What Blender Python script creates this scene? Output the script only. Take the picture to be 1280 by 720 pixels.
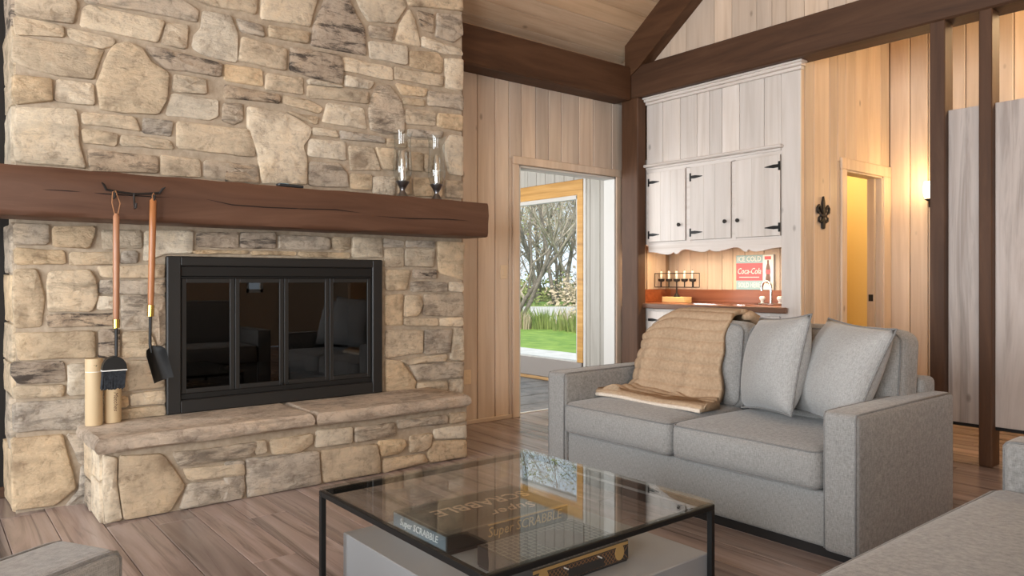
import bpy, bmesh, math, random
from mathutils import Vector, Matrix
random.seed(7)
scene = bpy.context.scene
for o in list(bpy.data.objects): bpy.data.objects.remove(o)

# ------------------------------------------------------------------ camera
VA, VB, HZ, CAMH = 1778.0, -105.0, 350.0, 1.17      # vanishing points, horizon (px), eye height (m)
FP = math.sqrt((VA-640)*(640-VB)); ANG = math.atan((VA-640)/FP)
FX, FY = math.cos(ANG), math.sin(ANG)
cam_d = bpy.data.cameras.new('camera'); cam = bpy.data.objects.new('camera', cam_d)
scene.collection.objects.link(cam); scene.camera = cam
cam.location = (0, 0, CAMH)
cam.rotation_euler = (math.pi/2, 0, math.atan2(FY, FX)-math.pi/2)
cam_d.sensor_width = 36; cam_d.lens = 36*FP/1280; cam_d.shift_y = -(360-HZ)/1280
cam_d.clip_start = .05; cam_d.clip_end = 400

# ------------------------------------------------------------------ world, sun, daylight in the left windows, rear fill
world = bpy.data.worlds.new('world'); scene.world = world; world.use_nodes = True
bg = world.node_tree.nodes['Background']
bg.inputs[0].default_value = (.78, .89, 1.0, 1); bg.inputs[1].default_value = 1.35
def lamp(name, kind, loc, energy, color, rot=(0, 0, 0), **kw):
    d = bpy.data.lights.new(name, kind); d.energy = energy; d.color = color
    for k, v in kw.items(): setattr(d, k, v)
    o = bpy.data.objects.new(name, d); scene.collection.objects.link(o)
    o.location = loc; o.rotation_euler = rot
    return o
lamp('sun', 'SUN', (-20, -20, 30), 4.4, (1, .93, .8), Vector((.5, .45, -.74)).to_track_quat('-Z', 'Y').to_euler(), angle=.01)
R90 = math.pi/2
# daylight entering through the windows of the left wall
DAY = (.92, .965, 1)
lamp('daylight_window_1', 'AREA', (-3.3, 2.6, 1.6), 215, DAY, (0, -R90, 0), shape='RECTANGLE', size=2.4, size_y=2.2)
lamp('daylight_window_2', 'AREA', (-3.3, -.6, 1.6), 290, DAY, (0, -R90, 0), shape='RECTANGLE', size=2.4, size_y=2.2)
lamp('rear_warm_fill', 'AREA', (-.6, -3.85, 1.7), 110, (1, .93, .83), (R90, 0, 0), shape='RECTANGLE', size=3.2, size_y=2.2)  # added warm fill from behind the camera, brightens the stone face
vs = scene.view_settings
vs.view_transform = 'Standard'; vs.look = 'None'; vs.exposure = 0.12; vs.gamma = 1.0; vs.use_curve_mapping = False
scene.display_settings.display_device = 'sRGB'
try:
    scene.cycles.use_denoising = True; scene.cycles.max_bounces = 10; scene.cycles.diffuse_bounces = 5
    scene.cycles.transparent_max_bounces = 16; scene.cycles.sample_clamp_indirect = 6
    scene.cycles.caustics_reflective = False; scene.cycles.caustics_refractive = False
except Exception: pass

# ------------------------------------------------------------------ photo pixel -> point on a known plane
def ray(u, v):
    r = (u-640)/FP; return (FX+FY*r, FY-FX*r, (HZ-v)/FP)
def onX(u, v, X):
    d = ray(u, v); t = X/d[0]; return Vector((X, d[1]*t, CAMH+d[2]*t))
def onY(u, v, Y):
    d = ray(u, v); t = Y/d[1]; return Vector((d[0]*t, Y, CAMH+d[2]*t))

# ------------------------------------------------------------------ materials
MATS = {}
def newmat(name):
    m = bpy.data.materials.new(name); m.use_nodes = True; nt = m.node_tree
    b = nt.nodes['Principled BSDF']; MATS[name] = m
    return m, nt, b
def N(nt, t, **kw):
    n = nt.nodes.new(t)
    for k, v in kw.items():
        if k.startswith('i_'): n.inputs[k[2:].replace('_', ' ')].default_value = v
        else: setattr(n, k, v)
    return n
def L(nt, a, b): nt.links.new(a, b)
def coords(nt, scale, rnd=True):
    tc = N(nt, 'ShaderNodeTexCoord'); mp = N(nt, 'ShaderNodeMapping'); mp.inputs['Scale'].default_value = scale
    if rnd:
        oi = N(nt, 'ShaderNodeObjectInfo'); ml = N(nt, 'ShaderNodeMath', operation='MULTIPLY'); ml.inputs[1].default_value = 37.0
        L(nt, oi.outputs['Random'], ml.inputs[0]); ad = N(nt, 'ShaderNodeVectorMath', operation='ADD')
        L(nt, tc.outputs['Object'], ad.inputs[0]); L(nt, ml.outputs[0], ad.inputs[1]); L(nt, ad.outputs[0], mp.inputs[0])
    else: L(nt, tc.outputs['Object'], mp.inputs[0])
    return mp.outputs[0]
def ramp(nt, fac, stops):
    r = N(nt, 'ShaderNodeValToRGB'); L(nt, fac, r.inputs[0]); e = r.color_ramp.elements
    while len(e) < len(stops): e.new(.5)
    for x, (p, c) in zip(e, stops): x.position = p; x.color = (*c, 1) if len(c) == 3 else c
    return r.outputs[0]
def mix(nt, fac, a, b, mode='MIX'):
    m = N(nt, 'ShaderNodeMix', data_type='RGBA', blend_type=mode)
    for v, s in ((fac, m.inputs[0]), (a, m.inputs[6]), (b, m.inputs[7])):
        if hasattr(v, 'links') or hasattr(v, 'is_linked'): L(nt, v, s)
        else: s.default_value = v if not isinstance(v, tuple) else (*v, 1)
    return m.outputs[2]
def rnd_value(nt, lo, hi):
    oi = N(nt, 'ShaderNodeObjectInfo'); mr = N(nt, 'ShaderNodeMapRange'); mr.inputs[3].default_value = lo; mr.inputs[4].default_value = hi
    L(nt, oi.outputs['Random'], mr.inputs[0]); return mr.outputs[0]
def bump(nt, b, h, strength, dist=.01):
    n = N(nt, 'ShaderNodeBump'); n.inputs['Strength'].default_value = strength; n.inputs['Distance'].default_value = dist
    L(nt, h, n.inputs['Height']); L(nt, n.outputs[0], b.inputs['Normal'])
def noise(nt, vec, scale, detail=4, rough=.55, dist=0):
    n = N(nt, 'ShaderNodeTexNoise'); n.inputs['Scale'].default_value = scale; n.inputs['Detail'].default_value = detail
    n.inputs['Roughness'].default_value = rough; n.inputs['Distortion'].default_value = dist
    L(nt, vec, n.inputs['Vector']); return n.outputs[0]

def plain(name, col, rough=.5, metal=0, emit=None, estr=0, spec=.5):
    m, nt, b = newmat(name); b.inputs['Base Color'].default_value = (*col, 1); b.inputs['Roughness'].default_value = rough
    b.inputs['Metallic'].default_value = metal; b.inputs['Specular IOR Level'].default_value = spec
    if emit: b.inputs['Emission Color'].default_value = (*emit, 1); b.inputs['Emission Strength'].default_value = estr
    return m
def wood(name, dark, mid, light, axis='Z', rough=.55, fine=16, along=.9, var=.16, knots=True, bmp=.15, spec=.4, streak=0):
    m, nt, b = newmat(name)
    s = [fine]*3; s['XYZ'.index(axis)] = along
    v = coords(nt, tuple(s)); g = noise(nt, v, 1.0, 6, .6, .8)
    col = ramp(nt, g, [(.28, dark), (.5, mid), (.72, light)])
    s2 = [5.5]*3; s2['XYZ'.index(axis)] = .7
    v2 = coords(nt, tuple(s2)); g2 = noise(nt, v2, 1.0, 3)
    rv = ramp(nt, g2, [(.3, (1-var*1.2,)*3), (.7, (1+0*var,)*3)])
    col = mix(nt, 1.0, col, rv, 'MULTIPLY')
    if streak:
        s4 = [9]*3; s4['XYZ'.index(axis)] = .55
        g4 = noise(nt, coords(nt, tuple(s4)), 1.0, 5, .65, 1.2)
        col = mix(nt, ramp(nt, g4, [(.52, (0, 0, 0)), (.68, (streak,)*3)]), col, tuple(c*.35 for c in dark))
    if knots:
        s3 = [3.2]*3; s3['XYZ'.index(axis)] = 1.7
        vo = N(nt, 'ShaderNodeTexVoronoi'); L(nt, coords(nt, tuple(s3)), vo.inputs['Vector']); vo.inputs['Scale'].default_value = 1.25
        kf = ramp(nt, vo.outputs['Distance'], [(.03, (.75,)*3), (.075, (0, 0, 0))])
        col = mix(nt, kf, col, tuple(c*.45 for c in dark))
    val = N(nt, 'ShaderNodeHueSaturation'); L(nt, col, val.inputs['Color']); L(nt, rnd_value(nt, 1-var, 1+var*.6), val.inputs['Value'])
    L(nt, rnd_value(nt, .9, 1.1), val.inputs['Saturation'])
    L(nt, val.outputs[0], b.inputs['Base Color']); b.inputs['Roughness'].default_value = rough; b.inputs['Specular IOR Level'].default_value = spec
    bump(nt, b, g, bmp, .004)
    return m
def stone_mat():
    m, nt, b = newmat('stone')
    oi = N(nt, 'ShaderNodeObjectInfo'); v = coords(nt, (1, 1, 1)); v2 = coords(nt, (3, 3, 11))
    n1 = noise(nt, v, 5, 6, .6, .3); n2 = noise(nt, v, 22, 10, .72, .4); n3 = noise(nt, v2, 1.7, 10, .74, .4)
    base = mix(nt, 1.0, oi.outputs['Color'], ramp(nt, n1, [(.32, (.62, .58, .55)), (.46, (.95, .93, .90)), (.58, (1.04, 1.01, .97)), (.75, (1.14, 1.06, .94))]), 'MULTIPLY')
    base = mix(nt, .9, base, ramp(nt, n2, [(.34, (.62, .58, .55)), (.47, (.97, .96, .95)), (.68, (1.1, 1.09, 1.07))]), 'MULTIPLY')
    # dark weathered veins; strength rides on the stone's own alpha
    pf = ramp(nt, n3, [(.49, (0, 0, 0)), (.60, (1, 1, 1))])
    ml = N(nt, 'ShaderNodeMath', operation='MULTIPLY'); L(nt, pf, ml.inputs[0]); L(nt, oi.outputs['Alpha'], ml.inputs[1])
    base = mix(nt, ml.outputs[0], base, (.075, .06, .05))
    L(nt, base, b.inputs['Base Color']); b.inputs['Roughness'].default_value = .88; b.inputs['Specular IOR Level'].default_value = .25
    ad = N(nt, 'ShaderNodeMath', operation='ADD'); L(nt, n2, ad.inputs[0])
    m2 = N(nt, 'ShaderNodeMath', operation='MULTIPLY'); L(nt, n3, m2.inputs[0]); m2.inputs[1].default_value = 1.6; L(nt, m2.outputs[0], ad.inputs[1])
    bump(nt, b, ad.outputs[0], .9, .02)
    return m
def rough_mat(name, c1, c2, scale, rough=.9, bmp=.4, dist=.01, rnd=False):
    m, nt, b = newmat(name); n = noise(nt, coords(nt, (1, 1, 1), rnd), scale, 6, .6)
    L(nt, ramp(nt, n, [(.3, c1), (.7, c2)]), b.inputs['Base Color']); b.inputs['Roughness'].default_value = rough
    b.inputs['Specular IOR Level'].default_value = .3
    bump(nt, b, n, bmp, dist); return m
def fabric(name, c1, c2, sheen=.25):
    m, nt, b = newmat(name)
    tc = N(nt, 'ShaderNodeTexCoord')
    w = []
    for s in ((55, 55, 600), (600, 600, 55), (55, 600, 55)):
        mp = N(nt, 'ShaderNodeMapping'); mp.inputs['Scale'].default_value = s; L(nt, tc.outputs['Object'], mp.inputs[0])
        w.append(noise(nt, mp.outputs[0], 1.0, 2))
    a = N(nt, 'ShaderNodeMath', operation='ADD'); L(nt, w[0], a.inputs[0]); L(nt, w[1], a.inputs[1])
    a2 = N(nt, 'ShaderNodeMath', operation='ADD'); L(nt, a.outputs[0], a2.inputs[0]); L(nt, w[2], a2.inputs[1])
    hf = N(nt, 'ShaderNodeMath', operation='MULTIPLY'); L(nt, a2.outputs[0], hf.inputs[0]); hf.inputs[1].default_value = 1/3
    L(nt, ramp(nt, hf.outputs[0], [(.36, c1), (.64, c2)]), b.inputs['Base Color'])
    b.inputs['Roughness'].default_value = .95; b.inputs['Specular IOR Level'].default_value = .15
    b.inputs['Sheen Weight'].default_value = sheen
    bump(nt, b, hf.outputs[0], .35, .003); return m
def glass(name, tint=(1, 1, 1), ior=1.45, rough=0.0):
    m, nt, b = newmat(name); nt.nodes.remove(b); out = nt.nodes['Material Output']
    fr = N(nt, 'ShaderNodeFresnel'); ge = N(nt, 'ShaderNodeNewGeometry'); mr = N(nt, 'ShaderNodeMapRange')   # same reflectance on both sides of the sheet
    mr.inputs[3].default_value = ior; mr.inputs[4].default_value = 1/ior; L(nt, ge.outputs['Backfacing'], mr.inputs[0]); L(nt, mr.outputs[0], fr.inputs[0])
    tr = N(nt, 'ShaderNodeBsdfTransparent'); tr.inputs[0].default_value = (*tint, 1)
    gl = N(nt, 'ShaderNodeBsdfGlossy'); gl.inputs['Roughness'].default_value = rough
    mx = N(nt, 'ShaderNodeMixShader'); L(nt, fr.outputs[0], mx.inputs[0]); L(nt, tr.outputs[0], mx.inputs[1]); L(nt, gl.outputs[0], mx.inputs[2])
    L(nt, mx.outputs[0], out.inputs['Surface']); return m

M_PINE = wood('whitewashed_pine', (.60, .465, .35), (.69, .555, .435), (.745, .615, .495), 'Z', rough=.5)
M_PINEX = wood('ceiling_pine', (.52, .35, .22), (.62, .44, .29), (.69, .51, .35), 'X', rough=.5)
M_PINEY = wood('pine_trim', (.60, .465, .35), (.69, .555, .435), (.745, .615, .495), 'X', rough=.5, knots=False)
M_WHITE = wood('white_cabinet_pine', (.66, .60, .545), (.74, .685, .635), (.79, .74, .70), 'Z', rough=.45, var=.1)
M_WHITEY = wood('white_cabinet_trim', (.62, .55, .49), (.74, .68, .63), (.80, .75, .71), 'Y', rough=.45, var=.05, knots=False)
M_BEAM = wood('dark_beam', (.050, .022, .010), (.080, .037, .018), (.112, .056, .030), 'X', rough=.6, fine=9, var=.1, bmp=.5, knots=False)
M_BEAMY = wood('dark_beam_y', (.050, .022, .010), (.080, .037, .018), (.112, .056, .030), 'Y', rough=.6, fine=9, var=.1, bmp=.5, knots=False)
M_BEAMZ = wood('dark_beam_z', (.050, .022, .010), (.080, .037, .018), (.112, .056, .030), 'Z', rough=.6, fine=9, var=.1, bmp=.5, knots=False)
M_MANTEL = wood('mantel_wood', (.075, .029, .013), (.112, .047, .023), (.150, .068, .036), 'X', rough=.5, fine=8, var=.08, bmp=.6, knots=False)
M_BARN = wood('reclaimed_grey_oak', (.38, .32, .285), (.50, .44, .405), (.58, .52, .485), 'Z', rough=.6, fine=12, var=.1, bmp=.5, streak=.5)
M_FLOOR = wood('floor_oak', (.19, .135, .11), (.37, .29, .26), (.48, .395, .365), 'Y', rough=.2, fine=9, along=.6, var=.2, knots=False, bmp=.12, streak=.8)
M_OAK = wood('honey_oak', (.42, .22, .075), (.60, .34, .12), (.7, .43, .18), 'Y', rough=.45, knots=False)
M_SUNPINE = wood('grey_white_pine', (.37, .35, .31), (.44, .42, .38), (.49, .47, .43), 'Z', rough=.5, var=.06)
M_REDWOOD = wood('counter_redwood', (.20, .055, .022), (.33, .10, .04), (.42, .15, .065), 'Y', rough=.3, fine=14, knots=False)
M_COUNTERE = wood('counter_edge', (.1, .05, .03), (.16, .085, .055), (.22, .13, .09), 'Y', rough=.4, fine=14, knots=False)
M_HANDLE = wood('handle_wood', (.25, .10, .04), (.38, .16, .07), (.48, .23, .11), 'Z', rough=.3, fine=40, knots=False)
M_BLOCK = wood('pale_wood', (.62, .42, .18), (.74, .54, .27), (.8, .62, .36), 'Y', knots=False)
M_DARKWALL = wood('dark_panel', (.006, .004, .003), (.011, .008, .006), (.018, .012, .009), 'Z', rough=.7, knots=False)
M_STONE = stone_mat()
M_MORTAR = rough_mat('mortar', (.34, .27, .195), (.47, .385, .29), 24, bmp=.6, dist=.012)
M_SLAB = rough_mat('hearth_slab', (.36, .295, .235), (.60, .505, .415), 7, bmp=.5, dist=.012, rnd=True)
M_FLAG = rough_mat('flagstone', (.13, .13, .13), (.27, .26, .25), 6, rough=.6, bmp=.3, rnd=True)
M_BLACK = plain('black_metal', (.012, .012, .012), .45, .3)
M_BLACK2 = plain('black_frame', (.018, .017, .016), .5, .2)
M_IRON = plain('wrought_iron', (.035, .03, .027), .55, .6)
M_SOOT = rough_mat('soot_brick', (.008, .007, .006), (.03, .027, .024), 8)
M_LOG = rough_mat('log_bark', (.05, .03, .02), (.14, .09, .06), 14)
M_BRASS = plain('brass', (.72, .48, .12), .22, 1)
M_CHROME = plain('chrome', (.8, .8, .8), .12, 1)
M_SILVER = plain('antique_silver', (.22, .22, .23), .3, 1)
M_BRISTLE = rough_mat('bristles', (.012, .014, .017), (.05, .055, .065), 90, bmp=1)
M_LEATHER = plain('leather_loop', (.3, .14, .06), .7)
M_PAPER = plain('kraft_tube', (.56, .42, .25), .6)
M_PAPERB = plain('tube_stripe', (.82, .78, .68), .6)
M_INK = plain('brown_ink', (.09, .035, .015), .6)
M_INKG = plain('green_ink', (.05, .06, .025), .6)
M_CREAM = plain('switch_cream', (.72, .56, .38), .4)
M_FAB = fabric('grey_tweed', (.165, .161, .153), (.365, .355, .338))
M_FABP = fabric('grey_tweed_pillow', (.24, .237, .23), (.43, .425, .412))
M_PIPE = fabric('grey_piping', (.12, .117, .112), (.25, .243, .235))
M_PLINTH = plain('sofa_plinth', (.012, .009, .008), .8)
M_THROW = rough_mat('throw_fleece', (.35, .24, .15), (.47, .34, .225), 60, rough=.95, bmp=.6, dist=.004)
M_SHERPA = rough_mat('throw_sherpa', (.62, .52, .42), (.74, .65, .55), 90, rough=1, bmp=.9, dist=.006)
M_TGLASS = glass('table_glass', (.93, .955, .945), 1.52)
M_FGLASS = glass('fire_glass', (.30, .30, .31), 1.75)
M_WGLASS = glass('window_glass', (.97, .98, .98), 1.25)
M_HGLASS = glass('hurricane_glass', (.96, .975, .98), 1.45)
M_TABBOX = plain('table_grey', (.28, .282, .285), .45)
M_BOXD = plain('game_charcoal', (.035, .032, .03), .35)
M_BOXB = plain('game_end_blue', (.17, .215, .25), .4)
M_GOLD = plain('game_gold', (.46, .29, .11), .45)
M_ROSE = plain('game_rose', (.60, .42, .30), .45)
M_TILEW = plain('game_white', (.8, .8, .78), .5)
M_SIGNT = plain('sign_teal', (.30, .47, .52), .4)
M_SIGNR = plain('sign_red', (.72, .11, .13), .4)
M_SIGNW = plain('sign_white', (.84, .82, .78), .4)
M_SIGNB = plain('sign_brown', (.17, .09, .07), .4)
M_CANDLE = plain('candle_wax', (.9, .86, .74), .5)
M_BULB = plain('sconce_glass', (.9, .8, .6), .4, 0, (1, .72, .35), 7)
M_STRIP = plain('light_strip', (.9, .85, .7), .4, 0, (1, .78, .48), 5)
M_YELLOW = plain('yellow_paint', (.80, .60, .25), .7)
M_WPAINT = plain('white_paint', (.58, .57, .54), .6)
M_PLASTER = plain('pale_wall', (.40, .27, .17), .8)
M_GRASS = rough_mat('grass', (.08, .17, .025), (.22, .33, .06), 3, bmp=.8, dist=.05)
M_GRAVEL = rough_mat('pale_gravel', (.36, .35, .34), (.52, .51, .50), 2)
M_PATIO = rough_mat('patio_concrete', (.38, .375, .37), (.52, .515, .51), 4)
M_BARK = rough_mat('tree_bark', (.10, .085, .07), (.26, .225, .19), 12)
M_TWIG = rough_mat('twigs', (.24, .20, .16), (.46, .40, .33), 5, rnd=True)
M_LEAF = rough_mat('leaf_green', (.14, .19, .05), (.30, .33, .12), 3, rnd=True)
M_LEAFB = rough_mat('leaf_dry', (.36, .29, .19), (.55, .46, .34), 3, rnd=True)
M_SEDGE = rough_mat('sedge', (.10, .17, .04), (.28, .33, .10), 3, rnd=True)
M_SOIL = rough_mat('woodland_floor', (.13, .12, .05), (.26, .25, .10), 1.5)

# ------------------------------------------------------------------ geometry helpers: each returns (verts, faces)
def J(*gs):
    V, F = [], []
    for v, f in gs:
        o = len(V); V += list(v); F += [tuple(i+o for i in q) for q in f]
    return V, F
def box(x0, x1, y0, y1, z0, z1, c=.0):
    if x1 < x0: x0, x1 = x1, x0
    if y1 < y0: y0, y1 = y1, y0
    if z1 < z0: z0, z1 = z1, z0
    if c <= 0:
        V = [(x, y, z) for x in (x0, x1) for y in (y0, y1) for z in (z0, z1)]
        return V, [(0, 1, 3, 2), (4, 6, 7, 5), (0, 4, 5, 1), (2, 3, 7, 6), (0, 2, 6, 4), (1, 5, 7, 3)]
    c = min(c, (x1-x0)*.45, (y1-y0)*.45, (z1-z0)*.45)
    V, I = [], {}
    lo, hi = (x0, y0, z0), (x1, y1, z1)
    for sx in (0, 1):
        for sy in (0, 1):
            for sz in (0, 1):
                s = (sx, sy, sz)
                for a in range(3):
                    p = [(hi if s[k] else lo)[k] + (0 if k == a else (-c if s[k] else c)) for k in range(3)]
                    I[(s, a)] = len(V); V.append(tuple(p))
    F = []
    for a in range(3):
        b, d = (a+1) % 3, (a+2) % 3
        for sa in (0, 1):
            def key(sb, sd):
                s = [0, 0, 0]; s[a] = sa; s[b] = sb; s[d] = sd; return (tuple(s), a)
            F.append(tuple(I[key(*q)] for q in ((0, 0), (1, 0), (1, 1), (0, 1))))
        for sb in (0, 1):
            for sd in (0, 1):
                def k2(sa, ax):
                    s = [0, 0, 0]; s[a] = sa; s[b] = sb; s[d] = sd; return (tuple(s), ax)
                F.append((I[k2(0, b)], I[k2(1, b)], I[k2(1, d)], I[k2(0, d)]))
    for sx in (0, 1):
        for sy in (0, 1):
            for sz in (0, 1): F.append(tuple(I[((sx, sy, sz), a)] for a in range(3)))
    return V, F
def tube(pts, r, n=8, closed=False, caps=True):
    P = [Vector(p) for p in pts]; m = len(P); V, F = [], []
    rs = r if isinstance(r, (list, tuple)) else [r]*m
    prev = None
    for i, p in enumerate(P):
        if closed: t = P[(i+1) % m]-P[i-1]
        else: t = P[min(i+1, m-1)]-P[max(i-1, 0)]
        t.normalize()
        if prev is None:
            a = Vector((0, 0, 1)) if abs(t.z) < .9 else Vector((1, 0, 0)); prev = t.cross(a).normalized()
        else:
            prev = (prev-t*prev.dot(t))
            if prev.length < 1e-6: prev = t.orthogonal()
            prev.normalize()
        q = t.cross(prev)
        for k in range(n):
            w = 2*math.pi*k/n; V.append(tuple(p+(prev*math.cos(w)+q*math.sin(w))*rs[i]))
    for i in range(m if closed else m-1):
        j = (i+1) % m
        for k in range(n): F.append((i*n+k, i*n+(k+1) % n, j*n+(k+1) % n, j*n+k))
    if caps and not closed: F += [tuple(range(n)), tuple((m-1)*n+k for k in range(n))]
    return V, F
def lathe(prof, cx, cy, n=20, cap0=True, cap1=True):
    V, F = [], []
    for r, z in prof:
        for k in range(n):
            w = 2*math.pi*k/n; V.append((cx+r*math.cos(w), cy+r*math.sin(w), z))
    for i in range(len(prof)-1):
        for k in range(n): F.append((i*n+k, i*n+(k+1) % n, (i+1)*n+(k+1) % n, (i+1)*n+k))
    if cap0: F.append(tuple(range(n)))
    if cap1: F.append(tuple((len(prof)-1)*n+k for k in range(n)))
    return V, F
def prism(poly, O, A, B, Nn, d0, d1):
    """2-D outline in the axes A,B, extruded along Nn from d0 to d1"""
    O, A, B, Nn = map(Vector, (O, A, B, Nn)); n = len(poly)
    V = [tuple(O+A*a+B*b+Nn*d0) for a, b in poly]+[tuple(O+A*a+B*b+Nn*d1) for a, b in poly]
    F = [tuple(range(n)), tuple(range(n, 2*n))]+[(i, (i+1) % n, n+(i+1) % n, n+i) for i in range(n)]
    return V, F
def xf(g, M):
    return [tuple(M @ Vector(v)) for v in g[0]], g[1]
def soft(w, d, h, r, puff=(0, 0, 0), n=8, sag=None):
    """rounded upholstery block centred on 0; puff pushes the middle of the faces out"""
    hx, hy, hz = w/2, d/2, h/2; V, F, I = [], [], {}
    def ticks(hh):
        e = [-hh+r*k/3 for k in range(3)]; m = [(-hh+r)+(2*(hh-r))*k/n for k in range(n+1)]
        return e+m+[hh-r*k/3 for k in (2, 1, 0)]
    T = [ticks(hx), ticks(hy), ticks(hz)]
    def vert(p):
        k = tuple(round(x, 6) for x in p)
        if k not in I:
            q = Vector(p); c = Vector((max(-hx+r, min(hx-r, p[0])), max(-hy+r, min(hy-r, p[1])), max(-hz+r, min(hz-r, p[2]))))
            dlt = q-c
            if dlt.length > 1e-9: q = c+dlt.normalized()*r
            u = (q.x/hx, q.y/hy, q.z/hz); q2 = q.copy()
            fx, fy, fz = [max(0, 1-abs(t)**2.2) for t in u]
            q2.x += puff[0]*fy*fz*u[0]; q2.y += puff[1]*fx*fz*u[1]; q2.z += puff[2]*fx*fy*u[2]
            I[k] = len(V); V.append(tuple(q2))
        return I[k]
    for a in range(3):
        b, c = (a+1) % 3, (a+2) % 3
        for side in (0, -1):
            for i in range(len(T[b])-1):
                for j in range(len(T[c])-1):
                    q = []
                    for ii, jj in ((i, j), (i+1, j), (i+1, j+1), (i, j+1)):
                        p = [0, 0, 0]; p[a] = T[a][side]; p[b] = T[b][ii]; p[c] = T[c][jj]; q.append(vert(p))
                    if len(set(q)) > 2: F.append(tuple(dict.fromkeys(q)))
    return V, F
def at(g, x, y, z): return [(a+x, b+y, c+z) for a, b, c in g[0]], g[1]
def text(s, size, O, A, B, Nn, thick=.0008, shear=0, sx=1.0, align='CENTER'):
    cu = bpy.data.curves.new('lettering', 'FONT'); cu.body = s; cu.size = size; cu.shear = shear
    cu.align_x = align; cu.align_y = 'CENTER'; cu.extrude = thick; cu.resolution_u = 2
    ob = bpy.data.objects.new('lettering', cu); scene.collection.objects.link(ob)
    bpy.context.view_layer.update()
    me = bpy.data.meshes.new_from_object(ob.evaluated_get(bpy.context.evaluated_depsgraph_get()))
    O, A, B, Nn = map(Vector, (O, A, B, Nn))
    V = [tuple(O+A*v.co.x*sx+B*v.co.y+Nn*v.co.z) for v in me.vertices]; F = [tuple(p.vertices) for p in me.polygons]
    bpy.data.objects.remove(ob); bpy.data.curves.remove(cu); bpy.data.meshes.remove(me)
    return V, F

# ------------------------------------------------------------------ object helpers
WL = {}
def put(name, g, mat, parent=None, smooth=False, world=True, col=None, angle=None):
    V, F = g
    lo = [min(v[k] for v in V) for k in range(3)]; hi = [max(v[k] for v in V) for k in range(3)]
    c = Vector([(lo[k]+hi[k])/2 for k in range(3)])
    me = bpy.data.meshes.new(name); me.from_pydata([tuple(Vector(v)-c) for v in V], [], F)
    bm = bmesh.new(); bm.from_mesh(me); bmesh.ops.recalc_face_normals(bm, faces=bm.faces); bm.to_mesh(me); bm.free()
    if smooth:
        me.polygons.foreach_set('use_smooth', [True]*len(me.polygons))
        if angle: me.set_sharp_from_angle(angle=math.radians(angle))
    me.materials.append(mat)
    o = bpy.data.objects.new(name, me); scene.collection.objects.link(o)
    base = Vector((0, 0, 0))
    if parent is not None:
        o.parent = parent
        if world: base = WL[parent.name]
    o.location = c-base; WL[o.name] = c if world else c
    if col: o.color = col
    return o
def thing(name, label, cat, loc=(0, 0, 0), rotz=0, group=None):
    o = bpy.data.objects.new(name, None); scene.collection.objects.link(o); o.empty_display_size = .05
    o.location = loc; o.rotation_euler = (0, 0, rotz); WL[o.name] = Vector(loc)
    return tag(o, label, cat, group)
def tag(o, label, cat, group=None):
    o['label'] = label; o['category'] = cat
    if group: o['group'] = group
    return o
def struct(o, label=None):
    o['kind'] = 'structure'
    if label: o['label'] = label
    return o

# ================================================================== ROOM SHELL
YW, YS, XB, XF, YH = 4.86, 4.43, 5.20, 6.84, 3.03     # wood wall, stone face, beam line, far hall wall, hall side wall
def ceil_z(y): return 6.887-.745*y
RIDGE = .4
# floor slab with separate planks
floor = struct(put('floor', box(-3.6, 7.4, -4.1, 4.98, -.12, -.012), M_FLOOR))
planks = []
x = -1.2
while x < 6.8:
    w = .19; y = -1.2-random.random()*1.2
    while y < 4.97:
        l = random.choice((1.2, 1.45, 1.7)); y1 = min(y+l, 4.975)
        if y1-y > .08 and not (.45 < x < 2.7 and y > 4.0):
            planks.append(put('plank', box(x+.0012, x+w-.0012, y+.0012, y1-.0012, -.012, 0, .0022), M_FLOOR, floor))
        y = y1
    x += w
# walls
wa = struct(put('wall_fireplace', J(box(-3.6, .36, YW, 4.98, 0, 3.3), box(3.0, 4.02, YW+.012, 4.98, 0, 3.3), box(4.02, 5.20, YW+.012, 4.98, 2.15, 3.3), box(5.20, 6.05, YW+.012, 4.98, 0, 3.3)), M_PLASTER))
bx = [3.09, 3.27] + [onY(u, 300, YW).x for u in (578, 597, 619, 636.5, 652, 670, 686, 702, 724, 742, 765, 783)] + [5.52]
for i in range(len(bx)-1):
    a, b = bx[i], bx[i+1]
    if b <= 3.93: put('board', box(a+.0035, b-.0035, YW, YW+.02, 0, 2.86, .005), M_PINE, wa)
    elif a >= 5.25: put('board', box(a+.0035, b-.0035, YW, YW+.02, 0, 2.86, .005), M_PINE, wa)
    else:
        put('board', box(a+.0035, b-.0035, YW, YW+.02, 2.2, 2.86, .005), M_PINE, wa)
put('board', box(3.905, 3.955, YW, YW+.02, 0, 2.2, .004), M_PINE, wa)
put('board', box(5.24, 5.36, YW, YW+.02, 0, 2.2, .004), M_PINE, wa)
tr = struct(put('trim_1', J(box(3.93, 4.0, YW-.02, YW+.002, 0, 2.155, .006), box(5.2, 5.27, YW-.02, YW+.002, 0, 2.155, .006), box(3.93, 5.27, YW-.021, YW+.002, 2.155, 2.225, .006)), M_PINE))
struct(put('trim_2', J(box(4.0, 4.018, YW-.01, 4.99, 0, 2.15, .002), box(5.182, 5.2, YW-.01, 4.99, 0, 2.15, .002), box(4.0, 5.2, YW-.01, 4.99, 2.132, 2.15, .002)), M_WPAINT))
struct(put('trim_3', box(4.0, 5.2, 4.955, 4.985, -.01, .008, .003), plain('threshold_metal', (.75, .74, .72), .3, .8)))
struct(put('baseboard_fireplace', box(3.13, 3.93, YW-.012, YW, 0, .035, .004), M_PINEY))
dw = struct(put('wall_dark', box(-3.5, .42, 4.80, YW, .0, 3.3), M_DARKWALL))
struct(put('baseboard_dark', box(-3.5, .40, 4.78, 4.80, 0, .06, .004), M_BEAM))
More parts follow.
